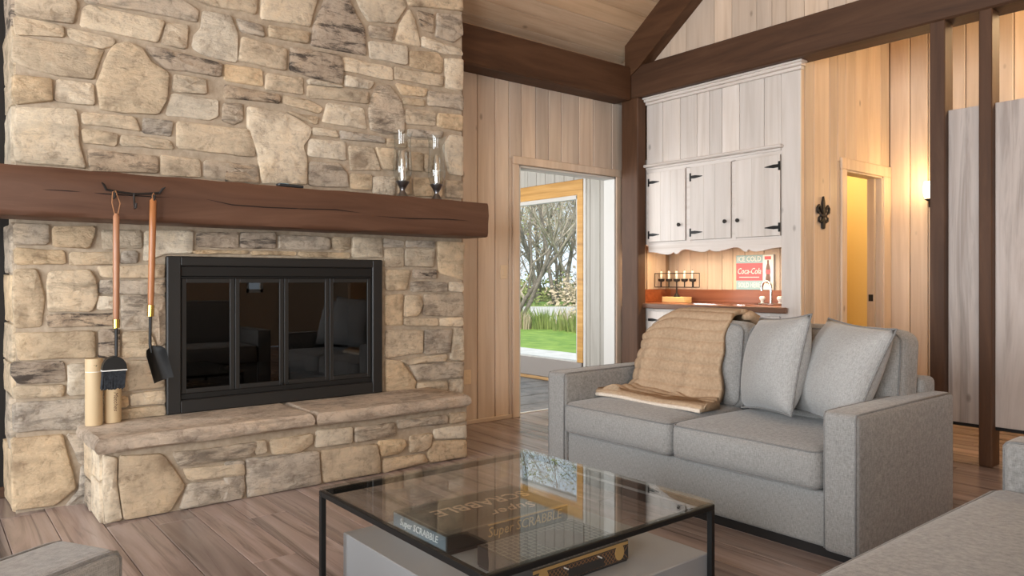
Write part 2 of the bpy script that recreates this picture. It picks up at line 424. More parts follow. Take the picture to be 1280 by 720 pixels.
# left wall with window openings
LW = -3.5
struct(put('wall_left', J(box(LW-.1, LW, -4, 4.98, 0, .4), box(LW-.1, LW, -4, 4.98, 2.8, 6.6), box(LW-.1, LW, -4, -1.8, .4, 2.8), box(LW-.1, LW, .6, 1.4, .4, 2.8), box(LW-.1, LW, 3.8, 4.98, .4, 2.8)), M_PLASTER))
struct(put('wall_rear', J(box(LW, 7.4, -4.1, -4, 0, .55), box(LW, 7.4, -4.1, -4, 2.85, 3.6), box(LW, -2.3, -4.1, -4, .55, 2.85), box(1.1, 4.45, -4.1, -4, .55, 2.85), box(4.75, 7.4, -4.1, -4, .55, 2.85), box(4.45, 4.75, -4.1, -4, .55, .95), box(4.45, 4.75, -4.1, -4, 2.1, 2.85)), M_PLASTER))
k = 0
for (a0, a1) in ((-1.8, .6), (1.4, 3.8)):
    k += 1
    w = struct(put('window_%d' % k, J(box(LW-.07, LW-.02, a0, a0+.06, .4, 2.8), box(LW-.07, LW-.02, a1-.06, a1, .4, 2.8), box(LW-.07, LW-.02, (a0+a1)/2-.03, (a0+a1)/2+.03, .4, 2.8), box(LW-.07, LW-.02, a0, a1, .4, .46), box(LW-.07, LW-.02, a0, a1, 2.74, 2.8)), M_WPAINT))
for (a0, a1, b0, b1) in ((-2.3, 1.1, .55, 2.85), (4.45, 4.75, .95, 2.1)):
    k += 1
    g = [box(a0, a0+.05, -4.07, -4.02, b0, b1), box(a1-.05, a1, -4.07, -4.02, b0, b1), box(a0, a1, -4.07, -4.02, b0, b0+.06), box(a0, a1, -4.07, -4.02, b1-.06, b1)]
    if a1-a0 > 1: g.append(box((a0+a1)/2-.04, (a0+a1)/2+.04, -4.07, -4.02, .55, 2.85))
    struct(put('window_%d' % k, J(*g), M_WPAINT))
# ceiling: visible slope in boards running along X
sl = math.hypot(1, .745)
def slope_box(y0, y1, x0, x1, t0, t1, ch=0):
    """box lying on the ceiling slope: t0,t1 = depth below ceiling plane (vertical)"""
    V = []
    for x in (x0, x1):
        for y in (y0, y1):
            for t in (t0, t1): V.append((x, y, ceil_z(y)-t))
    return V, [(0, 1, 3, 2), (4, 6, 7, 5), (0, 4, 5, 1), (2, 3, 7, 6), (0, 2, 6, 4), (1, 5, 7, 3)]
cl = struct(put('ceiling', J(slope_box(RIDGE, 5.05, LW-.1, 5.45, -.14, -.02), ([(LW-.1, RIDGE, ceil_z(RIDGE)), (5.45, RIDGE, ceil_z(RIDGE)), (5.45, -4.1, 3.5), (LW-.1, -4.1, 3.5), (LW-.1, RIDGE, ceil_z(RIDGE)+.1), (5.45, RIDGE, ceil_z(RIDGE)+.1), (5.45, -4.1, 3.6), (LW-.1, -4.1, 3.6)], [(0, 1, 2, 3), (4, 5, 6, 7), (0, 1, 5, 4), (1, 2, 6, 5), (2, 3, 7, 6), (3, 0, 4, 7)])), M_PINEX))
y = 4.93
while y > RIDGE+.1:
    w = random.choice((.105, .118, .13))
    V, F = slope_box(y-w+.004, y-.004, LW, 5.3, -.02, .0)
    put('board', (V, F), M_PINEX, cl); y -= w
# timber frame
tag(put('tie_beam', box(2.9, 5.2, 4.65, YW+.01, 2.85, 3.16, .012), M_BEAM), 'dark brown timber beam running over the doorway along the plank wall', 'beam')
tag(put('tie_beam', box(5.2, 5.42, -3.9, 4.78, 2.865, 3.16, .012), M_BEAMY), 'dark brown timber beam running above the white kitchenette and over two posts', 'beam')
tag(put('corner_post', box(5.2, 5.315, 4.575, 4.78, 0, 2.865, .008), M_BEAMZ), 'dark brown corner post between the doorway and the kitchenette', 'post')
V = []
for x_ in (5.185, 5.40):
    for (yy, t) in ((4.72, .0), (4.72, .33), (4.55, .36), (RIDGE, .36), (RIDGE, 0)): V.append((x_, yy, ceil_z(yy)-t-.001))
tag(put('rafter', (V, [(0, 1, 2, 3, 4), (9, 8, 7, 6, 5), (0, 1, 6, 5), (1, 2, 7, 6), (2, 3, 8, 7), (3, 4, 9, 8), (4, 0, 5, 9)]), M_BEAMY), 'dark brown sloping rafter climbing from the corner under the plank ceiling', 'rafter')
tag(put('partition_post', box(5.2, 5.335, 1.953, 2.046, 0, 2.866, .006), M_BEAMZ), 'slim dark brown post beside the glowing wall sconce', 'post')
tag(put('partition_post', box(5.2, 5.335, 1.683, 1.758, 0, 2.866, .006), M_BEAMZ), 'slim dark brown post with its foot showing on the floor past the sofa', 'post')
# gable wall above the beam
gb = struct(put('wall_gable', prism([(-4.0, 3.16), (4.8, 3.16), (4.8, 3.2), (RIDGE, ceil_z(RIDGE)-.05), (-4.0, 3.45)], (0, 0, 0), (0, 1, 0), (0, 0, 1), (1, 0, 0), 5.33, 5.42), M_PLASTER))
gy = [4.62, 4.45] + [onX(uu, 30, 5.3).y for uu in (837, 857, 892, 914, 945, 964)] + [3.14, 2.99, 2.80, 2.66, 2.49, 2.31, 2.16, 1.98, 1.8, 1.66, 1.5, 1.3, 1.1, .9, .7]
for i in range(len(gy)-1):
    a, b = gy[i], gy[i+1]
    V = [(xx, yy, zz) for xx in (5.31, 5.335) for (yy, zz) in ((a-.002, 3.155), (b+.002, 3.155), (b+.002, ceil_z(b)-.06), (a-.002, ceil_z(a)-.06))]
    put('board', (V, [(0, 1, 2, 3), (4, 5, 6, 7), (0, 1, 5, 4), (1, 2, 6, 5), (2, 3, 7, 6), (3, 0, 4, 7)]), M_PINE, gb)
# hall behind the beam line
hw = struct(put('wall_hall', J(box(5.34, 6.03, YH+.02, YH+.10, 0, 3.4), box(6.03, 6.70, YH+.02, YH+.10, 2.09, 3.4), box(6.70, 6.95, YH+.02, YH+.10, 0, 3.4)), M_PLASTER))
hx = [5.325] + [onY(uu, 300, YH).x for uu in (1006, 1017.5, 1037, 1047, 1057, 1070, 1086, 1101)] + [XF]
for i in range(len(hx)-1):
    a, b = hx[i], hx[i+1]
    put('board', box(a+.003, b-.003, YH, YH+.02, 0 if b < 5.95 else 2.15, 3.4, .005), M_PINE, hw)
put('board', box(hx[4]+.003, 5.948, YH, YH+.02, 0, 2.15, .005), M_PINE, hw)
fw = struct(put('wall_far', box(XF+.02, XF+.1, -2, YH+.1, 0, 3.4), M_PLASTER))
yy = YH
for w in (.176, .149, .19, .105, .2, .15, .18, .14, .2, .16, .2, .15, .19, .17, .2, .15):
    put('board', box(XF, XF+.02, yy-w+.003, yy-.003, 0, 3.4, .005), M_PINE, fw); yy -= w
struct(put('ceiling_hall', box(5.42, XF+.1, -2, YH+.1, 3.4, 3.46), M_PINEX))
struct(put('wall_hall_end', box(5.42, XF+.1, -2.1, -2, 0, 3.4), M_PLASTER))
struct(put('trim_4', J(box(5.945, 6.03, YH-.018, YH+.004, 0, 2.09, .005), box(6.70, XF-.005, YH-.018, YH+.004, 0, 2.09, .005), box(5.945, XF-.005, YH-.018, YH+.004, 2.09, 2.185, .005)), M_PINE))
d1 = struct(put('door_1', J(box(6.685, 6.70, YH-.004, YH+.115, 0, 2.09, .002), box(6.03, 6.045, YH-.004, YH+.115, 0, 2.09, .002), box(6.03, 6.70, YH-.004, YH+.115, 2.075, 2.09, .002), box(6.655, 6.687, YH+.05, YH+.115, 0, 2.075, .002)), M_PINE))
put('strike_plate', box(6.651, 6.656, YH+.06, YH+.1, .98, 1.04, .001), M_IRON, d1)
# small yellow room behind the hall door
struct(put('wall_yellow', J(box(6.12, 7.6, 4.3, 4.38, 0, 2.6), box(7.5, 7.6, YH+.1, 4.3, 0, 2.6), box(6.06, 6.12, YH+.1, 4.38, 0, 2.6), box(6.06, 7.6, YH+.1, 4.38, 2.6, 2.66)), M_YELLOW))
struct(put('floor_yellow', box(6.06, 7.6, YH, 4.38, -.05, 0), M_FLOOR))
lamp('room_bulb', 'POINT', (6.9, 3.7, 2.3), 15, (1, .82, .52), shadow_soft_size=.12)

# ================================================================== STONE CHIMNEY
TAN, CRM, GRY, DRK, YEL, BRN = 0, 1, 2, 3, 4, 5
PAL = {0: (.70, .58, .43), 1: (.80, .70, .555), 2: (.60, .52, .425), 3: (.54, .44, .34), 4: (.72, .57, .395), 5: (.60, .48, .36)}
PAT = {0: .22, 1: .08, 2: .5, 3: .95, 4: .12, 5: .5}
def stone_geo(poly, O, A, B, Nn, depth, gap=.005, rough=.003):
    n = len(poly); c = (sum(p[0] for p in poly)/n, sum(p[1] for p in poly)/n)
    P = []
    for i in range(n):                       # clip the corners
        p, q, r = poly[i-1], poly[i], poly[(i+1) % n]
        for s in (p, r):
            l = math.hypot(s[0]-q[0], s[1]-q[1]) or 1e-6; k = min(.28, .011/l)
            P.append((q[0]+(s[0]-q[0])*k, q[1]+(s[1]-q[1])*k))
    Q = []
    for i in range(len(P)):                  # subdivide long edges, jitter
        p, q = P[i], P[(i+1) % len(P)]; l = math.hypot(q[0]-p[0], q[1]-p[1]); m = max(1, int(l/.07))
        for j in range(m):
            t = j/m; Q.append((p[0]+(q[0]-p[0])*t+random.uniform(-rough, rough), p[1]+(q[1]-p[1])*t+random.uniform(-rough, rough)))
    def inset(d):
        out = []
        for p in Q:
            l = math.hypot(p[0]-c[0], p[1]-c[1]) or 1e-6; k = min(.8, d/l); out.append((p[0]+(c[0]-p[0])*k, p[1]+(c[1]-p[1])*k))
        return out
    O, A, B, Nn = map(Vector, (O, A, B, Nn)); V, F = [], []; m = len(Q)
    tilt = (random.uniform(-.03, .03), random.uniform(-.04, .04))
    for d, h, jt in ((gap, -.03, 0), (gap, depth*.4, .0015), (gap+.0025, depth*.86, .0015), (gap+.009, depth, .003), (gap+.05, depth+.002, .006)):
        for p in inset(d):
            V.append(tuple(O+A*p[0]+B*p[1]+Nn*(h+random.uniform(-jt, jt)+(0 if h < 0 else tilt[0]*(p[0]-c[0])+tilt[1]*(p[1]-c[1])))))
    for r in range(4):
        for k in range(m): F.append((r*m+k, r*m+(k+1) % m, (r+1)*m+(k+1) % m, (r+1)*m+k))
    V.append(tuple(O+A*c[0]+B*c[1]+Nn*(depth+random.uniform(0, .006)))); ci = len(V)-1
    for k in range(m): F.append((4*m+k, 4*m+(k+1) % m, ci))
    F.append(tuple(range(m)))
    return V, F
def stone(poly, O, A, B, Nn, kind, parent, depth=None, gap=.005):
    g = stone_geo(poly, O, A, B, Nn, depth or random.uniform(.013, .026), gap)
    c = PAL[kind]; f = random.uniform(.9, 1.08); w = random.uniform(-.02, .02)
    return put('stone', g, M_STONE, parent, smooth=True, angle=48, col=(c[0]*f+w, c[1]*f, c[2]*f-w, max(0, min(1, PAT[kind]+random.uniform(-.1, .15)))))
IX0, IX1, IZ0, IZ1 = 1.084, 2.433, .41, 1.304         # fireplace insert opening
ch = struct(put('wall_chimney', J(box(.39, IX0+.03, YS, YW, 0, 3.62), box(IX1-.03, 3.11, YS, YW, 0, 3.62), box(IX0+.03, IX1-.03, YS, YW, IZ1-.03, 3.62), box(IX0+.03, IX1-.03, YS, YW, 0, IZ0), box(IX0+.03, IX1-.03, YW-.03, YW, IZ0, IZ1)), M_MORTAR))
def trace(pts, org, sc): return [(lambda p: (p.x, p.z))(onY(org[0]+px/sc, org[1]+py/sc, YS)) for px, py in pts]
Z1 = ((0, 0), 3.0, [
 (0, [(52, -25), (268, -25), (292, 25), (277, 92), (180, 82), (58, 55)]), (2, [(300, -25), (640, -25), (745, 38), (742, 86), (520, 42), (320, 12)]),
 (0, [(640, -30), (965, -30), (962, 55), (790, 26)]), (1, [(308, 28), (338, 17), (617, 82), (592, 162), (298, 100)]),
 (0, [(50, 60), (242, 100), (242, 142), (58, 130)]), (0, [(252, 105), (432, 145), (426, 172), (380, 187), (310, 166), (252, 140)]),
 (0, [(622, 86), (707, 96), (697, 187), (603, 167)]), (1, [(757, 40), (862, 60), (892, 130), (887, 237), (760, 207), (716, 176), (724, 130), (748, 110)]),
 (0, [(48, 134), (392, 186), (352, 302), (200, 282), (100, 257), (40, 225)]),
 (0, [(430, 166), (470, 155), (522, 176), (572, 240), (632, 275), (627, 370), (592, 432), (470, 427), (373, 412), (358, 320), (383, 250), (408, 192)]),
 (3, [(542, 175), (600, 180), (832, 240), (827, 292), (720, 272), (620, 262), (573, 222)]), (0, [(648, 280), (772, 295), (772, 357), (643, 346)]),
 (4, [(46, 280), (192, 295), (202, 382), (56, 392), (42, 350)]), (1, [(212, 295), (352, 315), (357, 397), (203, 382)]),
 (1, [(643, 350), (818, 375), (818, 440), (792, 452), (618, 432)]), (2, [(833, 385), (908, 390), (908, 452), (880, 470), (833, 457)]),
 (1, [(56, 400), (282, 410), (292, 460), (297, 540), (325, 632), (60, 612), (46, 500)]), (0, [(303, 420), (502, 440), (528, 492), (303, 466)]),
 (2, [(533, 440), (648, 455), (643, 512), (533, 500)]), (0, [(303, 480), (442, 500), (437, 552), (308, 536)]),
 (0, [(448, 505), (640, 525), (653, 562), (448, 546)]), (0, [(658, 455), (932, 485), (957, 550), (952, 592), (663, 556)]),
 (3, [(328, 558), (592, 588), (592, 652), (333, 640)]), (0, [(598, 580), (752, 600), (752, 667), (598, 657)]), (2, [(763, 600), (965, 620), (975, 692), (763, 667)])])
Z2 = ((280, 0), 2.8235, [
 (0, [(50, -25), (112, -25), (107, 52), (52, 42)]), (1, [(128, 2), (140, -25), (332, -25), (302, 97), (128, 67)]),
 (3, [(360, -25), (425, -25), (460, 45), (497, 110), (502, 198), (410, 182), (303, 162), (313, 90), (340, 30)]),
 (1, [(455, -25), (620, -25), (642, 30), (602, 87), (508, 77), (483, 40)]), (0, [(638, -25), (838, -25), (842, 42), (750, 30), (650, 24)]),
 (2, [(38, 68), (132, 90), (142, 132), (58, 115)]), (0, [(152, 90), (298, 115), (293, 158), (152, 132)]), (2, [(508, 90), (598, 96), (592, 147), (512, 131)]),
 (1, [(650, 30), (672, 70), (693, 168), (603, 145), (620, 80)]), (3, [(678, 38), (742, 50), (737, 122), (695, 102)]), (2, [(748, 45), (838, 55), (845, 120), (812, 152), (745, 132)]),
 (1, [(693, 130), (830, 172), (843, 197), (770, 192), (693, 167)]), (0, [(58, 130), (222, 175), (217, 252), (48, 216)]), (3, [(232, 165), (402, 195), (418, 230), (413, 302), (300, 272), (228, 246)]),
 (1, [(508, 145), (643, 165), (643, 232), (512, 206)]), (4, [(652, 180), (750, 185), (773, 210), (768, 262), (652, 236)]), (1, [(418, 200), (593, 240), (593, 287), (418, 251)]),
 (0, [(598, 235), (773, 270), (768, 307), (598, 281)]), (1, [(778, 203), (840, 210), (840, 322), (778, 311)]), (4, [(0, 225), (132, 245), (137, 307), (0, 286)]),
 (0, [(147, 260), (278, 275), (278, 337), (142, 316)]), (1, [(290, 278), (412, 302), (420, 312), (292, 296)]), (0, [(292, 300), (508, 326), (508, 367), (292, 346)]), (1, [(423, 265), (528, 290), (512, 318), (423, 306)]),
 (3, [(-2, 300), (192, 335), (197, 367), (-2, 346)]), (0, [(203, 335), (290, 350), (347, 380), (336, 402), (203, 366)]),
 (2, [(538, 305), (580, 297), (622, 350), (638, 410), (632, 472), (570, 477), (513, 457), (508, 390), (518, 340)]), (0, [(603, 294), (718, 315), (707, 342), (625, 336)]),
 (0, [(628, 345), (702, 350), (707, 377), (633, 371)]), (2, [(718, 320), (840, 335), (840, 392), (718, 372)]), (0, [(638, 385), (743, 395), (743, 447), (638, 436)]), (4, [(752, 400), (840, 406), (840, 467), (748, 447)]),
 (0, [(218, 394), (332, 415), (327, 442), (290, 431)]), (1, [(362, 364), (470, 375), (492, 385), (503, 458), (342, 431)]), (1, [(308, 450), (397, 460), (403, 487), (308, 476)]),
 (2, [(403, 460), (562, 485), (567, 507), (408, 491)]), (1, [(298, 490), (428, 500), (428, 568), (293, 551)]), (0, [(438, 515), (522, 520), (553, 603), (443, 602)]), (4, [(530, 520), (603, 525), (603, 602), (556, 597)]),
 (2, [(298, 570), (400, 575), (432, 610), (438, 663), (298, 657)]), (0, [(443, 612), (520, 618), (520, 672), (443, 668)]), (1, [(523, 622), (603, 622), (603, 692), (522, 682)]),
 (2, [(645, 455), (772, 466), (762, 491), (645, 482)]), (0, [(645, 492), (743, 497), (743, 523), (648, 518)]), (0, [(650, 533), (698, 540), (698, 608), (650, 602)]), (0, [(704, 540), (740, 560), (727, 613), (704, 602)]),
 (1, [(797, 474), (840, 480), (840, 624), (790, 612), (770, 520)]), (4, [(612, 622), (660, 622), (660, 690), (612, 690)]), (4, [(668, 625), (768, 630), (768, 695), (668, 692)]), (0, [(778, 635), (840, 640), (840, 702), (778, 697)]),
 (1, [(78, 374), (220, 400), (307, 450), (302, 482), (277, 520), (292, 560), (292, 652), (130, 647), (113, 540), (80, 450)]), (3, [(0, 572), (115, 590), (122, 647), (0, 642)]), (0, [(568, 488), (640, 500), (640, 523), (572, 517)]),
 (2, [(610, 530), (645, 535), (645, 610), (610, 605)])])
Z3 = ((0, 230), 3.0, [
 (2, [(46, 148), (182, 152), (182, 227), (50, 232)]), (4, [(193, 160), (357, 158), (353, 200), (337, 242), (198, 237)]), (0, [(377, 172), (532, 172), (532, 242), (382, 247)]),
 (1, [(538, 175), (722, 173), (722, 262), (618, 264), (538, 292)]), (3, [(737, 178), (893, 180), (893, 242), (737, 237)]),
 (4, [(50, 240), (242, 250), (247, 302), (55, 303)]), (4, [(255, 255), (440, 255), (442, 302), (258, 307)]), (2, [(452, 252), (517, 252), (517, 297), (452, 300)]),
 (4, [(50, 318), (140, 318), (167, 420), (157, 538), (56, 542), (46, 430)]), (0, [(182, 328), (330, 318), (362, 360), (368, 430), (342, 482), (177, 477), (172, 380)]),
 (4, [(362, 309), (617, 300), (617, 352), (378, 352)]), (2, [(368, 362), (570, 358), (570, 412), (372, 412)]), (3, [(577, 360), (619, 358), (619, 412), (577, 412)]),
 (1, [(363, 420), (443, 424), (440, 472), (363, 472)]), (3, [(172, 488), (440, 483), (443, 532), (177, 538)]), (2, [(450, 418), (562, 418), (560, 543), (455, 547)]),
 (5, [(572, 418), (619, 418), (619, 602), (590, 612), (572, 520)]), (0, [(52, 558), (357, 549), (357, 652), (66, 662)]), (3, [(366, 543), (447, 543), (447, 652), (366, 652)]), (0, [(455, 556), (562, 552), (585, 615), (560, 648), (455, 652)])])
Z5 = ((0, 420), 3.0, [
 (3, [(46, 98), (242, 93), (247, 172), (66, 182), (36, 140)]), (0, [(46, 188), (242, 180), (238, 227), (46, 237)]), (1, [(254, 103), (332, 100), (332, 217), (250, 222)]),
 (2, [(48, 250), (332, 232), (332, 345), (50, 362)]), (4, [(42, 385), (236, 368), (288, 570), (205, 632), (42, 655)]), (0, [(450, 92), (621, 88), (614, 192), (455, 207)]),
 (1, [(486, 214), (619, 200), (619, 252), (486, 262)]), (4, [(440, 224), (480, 224), (480, 267), (440, 267)]), (0, [(440, 275), (619, 258), (619, 294), (440, 314)]), (0, [(337, 98), (445, 93), (438, 215), (337, 222)]),
 (0, [(337, 228), (436, 222), (436, 318), (337, 335)]), (2, [(246, 366), (420, 366), (430, 480), (300, 480)]), (2, [(300, 486), (430, 486), (430, 640), (240, 640), (290, 580)])])
Z4 = ((300, 230), 3.0, [
 (3, [(-3, 180), (132, 180), (132, 242), (-3, 242)]), (2, [(142, 190), (332, 200), (332, 248), (142, 247)]), (0, [(342, 198), (413, 203), (413, 242), (380, 252), (342, 242)]), (1, [(418, 198), (528, 203), (533, 277), (418, 277)]),
 (4, [(-180, 247), (30, 249), (30, 264), (-180, 262)]), (4, [(38, 250), (210, 253), (210, 271), (38, 266)]), (4, [(216, 254), (412, 258), (412, 279), (216, 273)]),
 (0, [(540, 243), (612, 240), (612, 312), (540, 312)]), (0, [(617, 243), (728, 243), (722, 312), (617, 310)]), (2, [(535, 204), (612, 213), (612, 237), (535, 237)]),
 (2, [(620, 213), (728, 213), (728, 237), (620, 237)]), (4, [(735, 215), (836, 218), (836, 362), (742, 332)]), (0, [(542, 322), (633, 322), (623, 398), (542, 398)]), (3, [(646, 322), (735, 320), (733, 355), (646, 355)]),
 (2, [(637, 364), (774, 368), (774, 403), (637, 403)]), (1, [(780, 368), (836, 370), (836, 403), (780, 403)]), (4, [(542, 418), (608, 412), (608, 533), (542, 528)]), (0, [(613, 416), (670, 416), (683, 455), (667, 493), (613, 498)]),
 (2, [(688, 412), (836, 408), (836, 497), (683, 493)]), (0, [(613, 503), (738, 503), (738, 533), (613, 533)]), (1, [(743, 503), (836, 500), (836, 533), (743, 533)]), (0, [(542, 548), (683, 548), (683, 633), (542, 653)]),
 (2, [(690, 546), (793, 542), (783, 633), (688, 638)]), (1, [(800, 538), (836, 538), (836, 663), (785, 658)]), (0, [(598, 661), (772, 636), (774, 662), (625, 678)])])
Z6 = ((300, 420), 3.0, [
 (4, [(542, 88), (600, 92), (658, 170), (648, 212), (542, 212)]), (2, [(632, 108), (836, 93), (830, 153), (660, 168)]), (0, [(660, 175), (774, 167), (778, 225), (660, 225)]), (1, [(780, 163), (836, 160), (836, 225), (780, 225)])])
for org, sc, lst in (Z1, Z2, Z3, Z4, Z5, Z6):
    for kind, pts in lst: stone(trace(pts, org, sc), (0, YS, 0), (1, 0, 0), (0, 0, 1), (0, -1, 0), kind, ch, gap=-.0005)
# the courses above and beside the traced ones
zl = lambda X: 2.60+(X-.373)*.239
z = 2.64
while z < 3.55:
    h = random.choice((.13, .16, .2)); X = .38
    while X < 3.09:
        w = min(random.uniform(.22, .48), 3.11-X)
        if w > .1 and z > zl(X+w)+.02: stone([(X, z), (X+w, z), (X+w, min(z+h, 3.6)), (X, min(z+h, 3.6))], (0, YS, 0), (1, 0, 0), (0, 0, 1), (0, -1, 0), random.choice((0, 0, 1, 2, 3)), ch)
        X += w
    z += h
for z0, z1, k in ((0, .32, 4), (.32, .58, 2), (.58, .75, 0), (.75, .95, 0), (.95, 1.2, 4), (1.2, 1.46, 2), (1.72, 2.05, 1), (2.05, 2.2, 0), (2.2, 2.45, 0), (2.45, 2.7, 3), (2.7, 3.05, 0), (3.05, 3.5, 1)):
    stone([(0, z0), (.36, z0), (.36, z1), (0, z1)], (.39, YS+.01, 0), (0, 1, 0), (0, 0, 1), (-1, 0, 0), k, ch, depth=.02)
    stone([(0, z0), (.36, z0), (.36, z1), (0, z1)], (3.11, YS+.01, 0), (0, 1, 0), (0, 0, 1), (1, 0, 0), k, ch, depth=.012)

# ------------------------------------------------------------------ raised hearth
HY = 3.975; HX0, HX1 = .70, 2.83
he = thing('raised_hearth', 'low stone hearth step with pale slab top in front of the fireplace', 'hearth', ((HX0+HX1)/2, 4.2, 0))
put('core', box(HX0, HX1, HY, 4.398, 0, .345), M_MORTAR, he)
def htrace(pts, org, sc): return [(lambda p: (min(max(p.x, HX0-.005), HX1+.01), max(.004, min(.34, p.z))))(onY(org[0]+px/sc, org[1]+py/sc, HY)) for px, py in pts]
Z5h = ((0, 420), 3.0, [(1, [(380, 445), (435, 450), (440, 540), (455, 690), (392, 714), (385, 580)]), (4, [(442, 450), (610, 440), (640, 480), (693, 560), (632, 667), (462, 692), (440, 560)]),
 (2, [(640, 437), (965, 396), (942, 452), (672, 489)]), (0, [(682, 497), (912, 474), (917, 522), (702, 542)]), (2, [(702, 550), (912, 530), (920, 560), (908, 612), (668, 657)])])
Z6h = ((300, 420), 3.0, [(2, [(20, 458), (292, 428), (300, 558), (22, 612)]), (0, [(50, 392), (95, 385), (97, 437), (52, 446)]), (0, [(106, 390), (268, 363), (273, 400), (222, 437), (118, 447)]), (1, [(283, 353), (418, 338), (418, 402), (278, 417)]),
 (2, [(424, 343), (578, 323), (583, 372), (428, 397)]), (2, [(584, 315), (773, 294), (773, 327), (588, 347)]), (0, [(780, 292), (845, 283), (845, 317), (780, 327)]), (0, [(300, 428), (512, 403), (522, 480), (522, 512), (390, 542), (308, 557)]),
 (4, [(513, 395), (612, 383), (623, 410), (592, 442), (525, 452)]), (0, [(632, 375), (718, 363), (713, 410), (692, 432), (630, 437)]), (1, [(722, 350), (845, 330), (845, 382), (722, 386)]), (4, [(726, 392), (845, 388), (845, 462), (708, 474), (698, 432)]),
 (4, [(530, 462), (600, 452), (690, 438), (702, 472), (530, 512)]), (2, [(-60, 470), (12, 462), (12, 605), (-65, 625)])])
for org, sc, lst in (Z5h, Z6h):
    for kind, pts in lst: stone(htrace(pts, org, sc), (0, HY, 0), (1, 0, 0), (0, 0, 1), (0, -1, 0), kind, he, depth=.02, gap=-.0005)
for a0, a1, z0, z1, k in ((0, .22, 0, .2, 1), (.22, .42, 0, .15, 2), (0, .2, .2, .34, 1), (.2, .42, .15, .34, 0)):
    stone([(a0, z0), (a1, z0), (a1, z1), (a0, z1)], (HX0, HY, 0), (0, 1, 0), (0, 0, 1), (-1, 0, 0), k, he, depth=.02)
def slab_geo(x0, x1, y0, y1, z0, z1):
    nx, ny = max(6, int((x1-x0)/.09)), 6; V, F = [], []
    P = []
    for i in range(nx+1): P.append((x0+(x1-x0)*i/nx, y0))
    for i in range(1, ny+1): P.append((x1, y0+(y1-y0)*i/ny))
    for i in range(1, nx+1): P.append((x1-(x1-x0)*i/nx, y1))
    for i in range(1, ny): P.append((x0, y1-(y1-y0)*i/ny))
    m = len(P); J1 = [random.uniform(-.008, .008) for _ in P]
    c = ((x0+x1)/2, (y0+y1)/2)
    for z, ins in ((z0, .014), (z0+.012, 0), ((z0+z1)/2, -.004), (z1-.014, .003), (z1, .02)):
        for i, p in enumerate(P):
            sx = 1 if p[0] > c[0] else -1; sy = 1 if p[1] > c[1] else -1
            ex = abs(p[0]-c[0]) > (x1-x0)/2-1e-6; ey = abs(p[1]-c[1]) > (y1-y0)/2-1e-6
            jj = J1[i]+random.uniform(-.003, .003)
            V.append((p[0]-(ins+jj)*sx*ex, p[1]-(ins+jj)*sy*ey*(0 if sy > 0 else 1), z+random.uniform(-.002, .002)))
    for r in range(4):
        for k in range(m): F.append((r*m+k, r*m+(k+1) % m, (r+1)*m+(k+1) % m, (r+1)*m+k))
    F += [tuple(range(m)), tuple(4*m+k for k in range(m))]
    return V, F
put('slab', slab_geo(.655, 1.745, 3.915, 4.41, .345, .416), M_STONE, he, smooth=True, angle=35, col=(.60, .50, .405, .35))
put('slab', slab_geo(1.755, 2.83, 3.915, 4.41, .345, .416), M_STONE, he, smooth=True, angle=35, col=(.60, .50, .405, .35))

# ------------------------------------------------------------------ mantel
def mantel_geo():
    x0, x1 = -.35, 3.115; n = 34; V, F = [], []; prof = [(4.12, 1.475), (4.112, 1.5), (4.115, 1.56), (4.11, 1.62), (4.114, 1.69), (4.125, 1.709), (4.38, 1.712), (4.38, 1.47), (4.14, 1.468)]
    m = len(prof)
    for i in range(n+1):
        X = x0+(x1-x0)*i/n
        for a, b in prof: V.append((X+random.uniform(-.002, .002)*(0 < i < n), a+(random.uniform(-.004, .004) if a < 4.2 else 0), b+(random.uniform(-.003, .003) if a < 4.2 else 0)))
    for i in range(n):
        for k in range(m): F.append((i*m+k, i*m+(k+1) % m, (i+1)*m+(k+1) % m, (i+1)*m+k))
    F += [tuple(range(m)), tuple(n*m+k for k in range(m))]
    return V, F
ma = thing('mantel_beam', 'thick rough reddish brown timber mantel across the stone chimney', 'mantel', (1.4, 4.25, 1.47))
put('beam', mantel_geo(), M_MANTEL, ma, smooth=True, angle=50)
ck = plain('mantel_crack', (.012, .005, .003), .9)
def crack(pts): put('crack', tube(pts, [.0005]+[.003]*(len(pts)-2)+[.0005], 5), ck, ma)
crack([onY(u_, v_, 4.1115) for u_, v_ in ((40, 236), (90, 239), (140, 243), (190, 246), (235, 247))])
crack([onY(u_, v_, 4.1115) for u_, v_ in ((258, 249), (290, 256), (330, 259), (378, 261), (420, 262), (450, 266))])
crack([onY(u_, v_, 4.1115) for u_, v_ in ((470, 270), (510, 273), (560, 274), (585, 276))])

# ------------------------------------------------------------------ fireplace insert
FYI = 4.385
ins = thing('fireplace_insert', 'black framed fireplace insert with four glass folding doors', 'fireplace', ((IX0+IX1)/2, FYI, IZ0+.006))
z0, z1 = IZ0+.008, IZ1
put('frame', J(box(IX0, IX0+.075, FYI, YS+.03, z0, z1, .006), box(IX1-.075, IX1, FYI, YS+.03, z0, z1, .006), box(IX0+.07, IX1-.07, FYI, YS+.03, z1-.055, z1, .006), box(IX0+.07, IX1-.07, FYI, YS+.03, z0, z0+.075, .006)), M_BLACK2, ins)
put('top_louver', J(box(IX0+.075, IX1-.075, FYI+.012, YS+.03, z1-.115, z1-.055, .004), box(IX0+.075, IX1-.075, FYI+.004, FYI+.02, z1-.124, z1-.115, .002)), M_BLACK, ins)
put('rail_or_shadow_strip', box(IX0+.075, IX1-.075, FYI+.012, YS+.03, z0+.075, z0+.11, .004), M_BLACK, ins)
dx0, dx1, dz0, dz1 = IX0+.078, IX1-.078, z0+.11, z1-.125
dwid = (dx1-dx0)/4
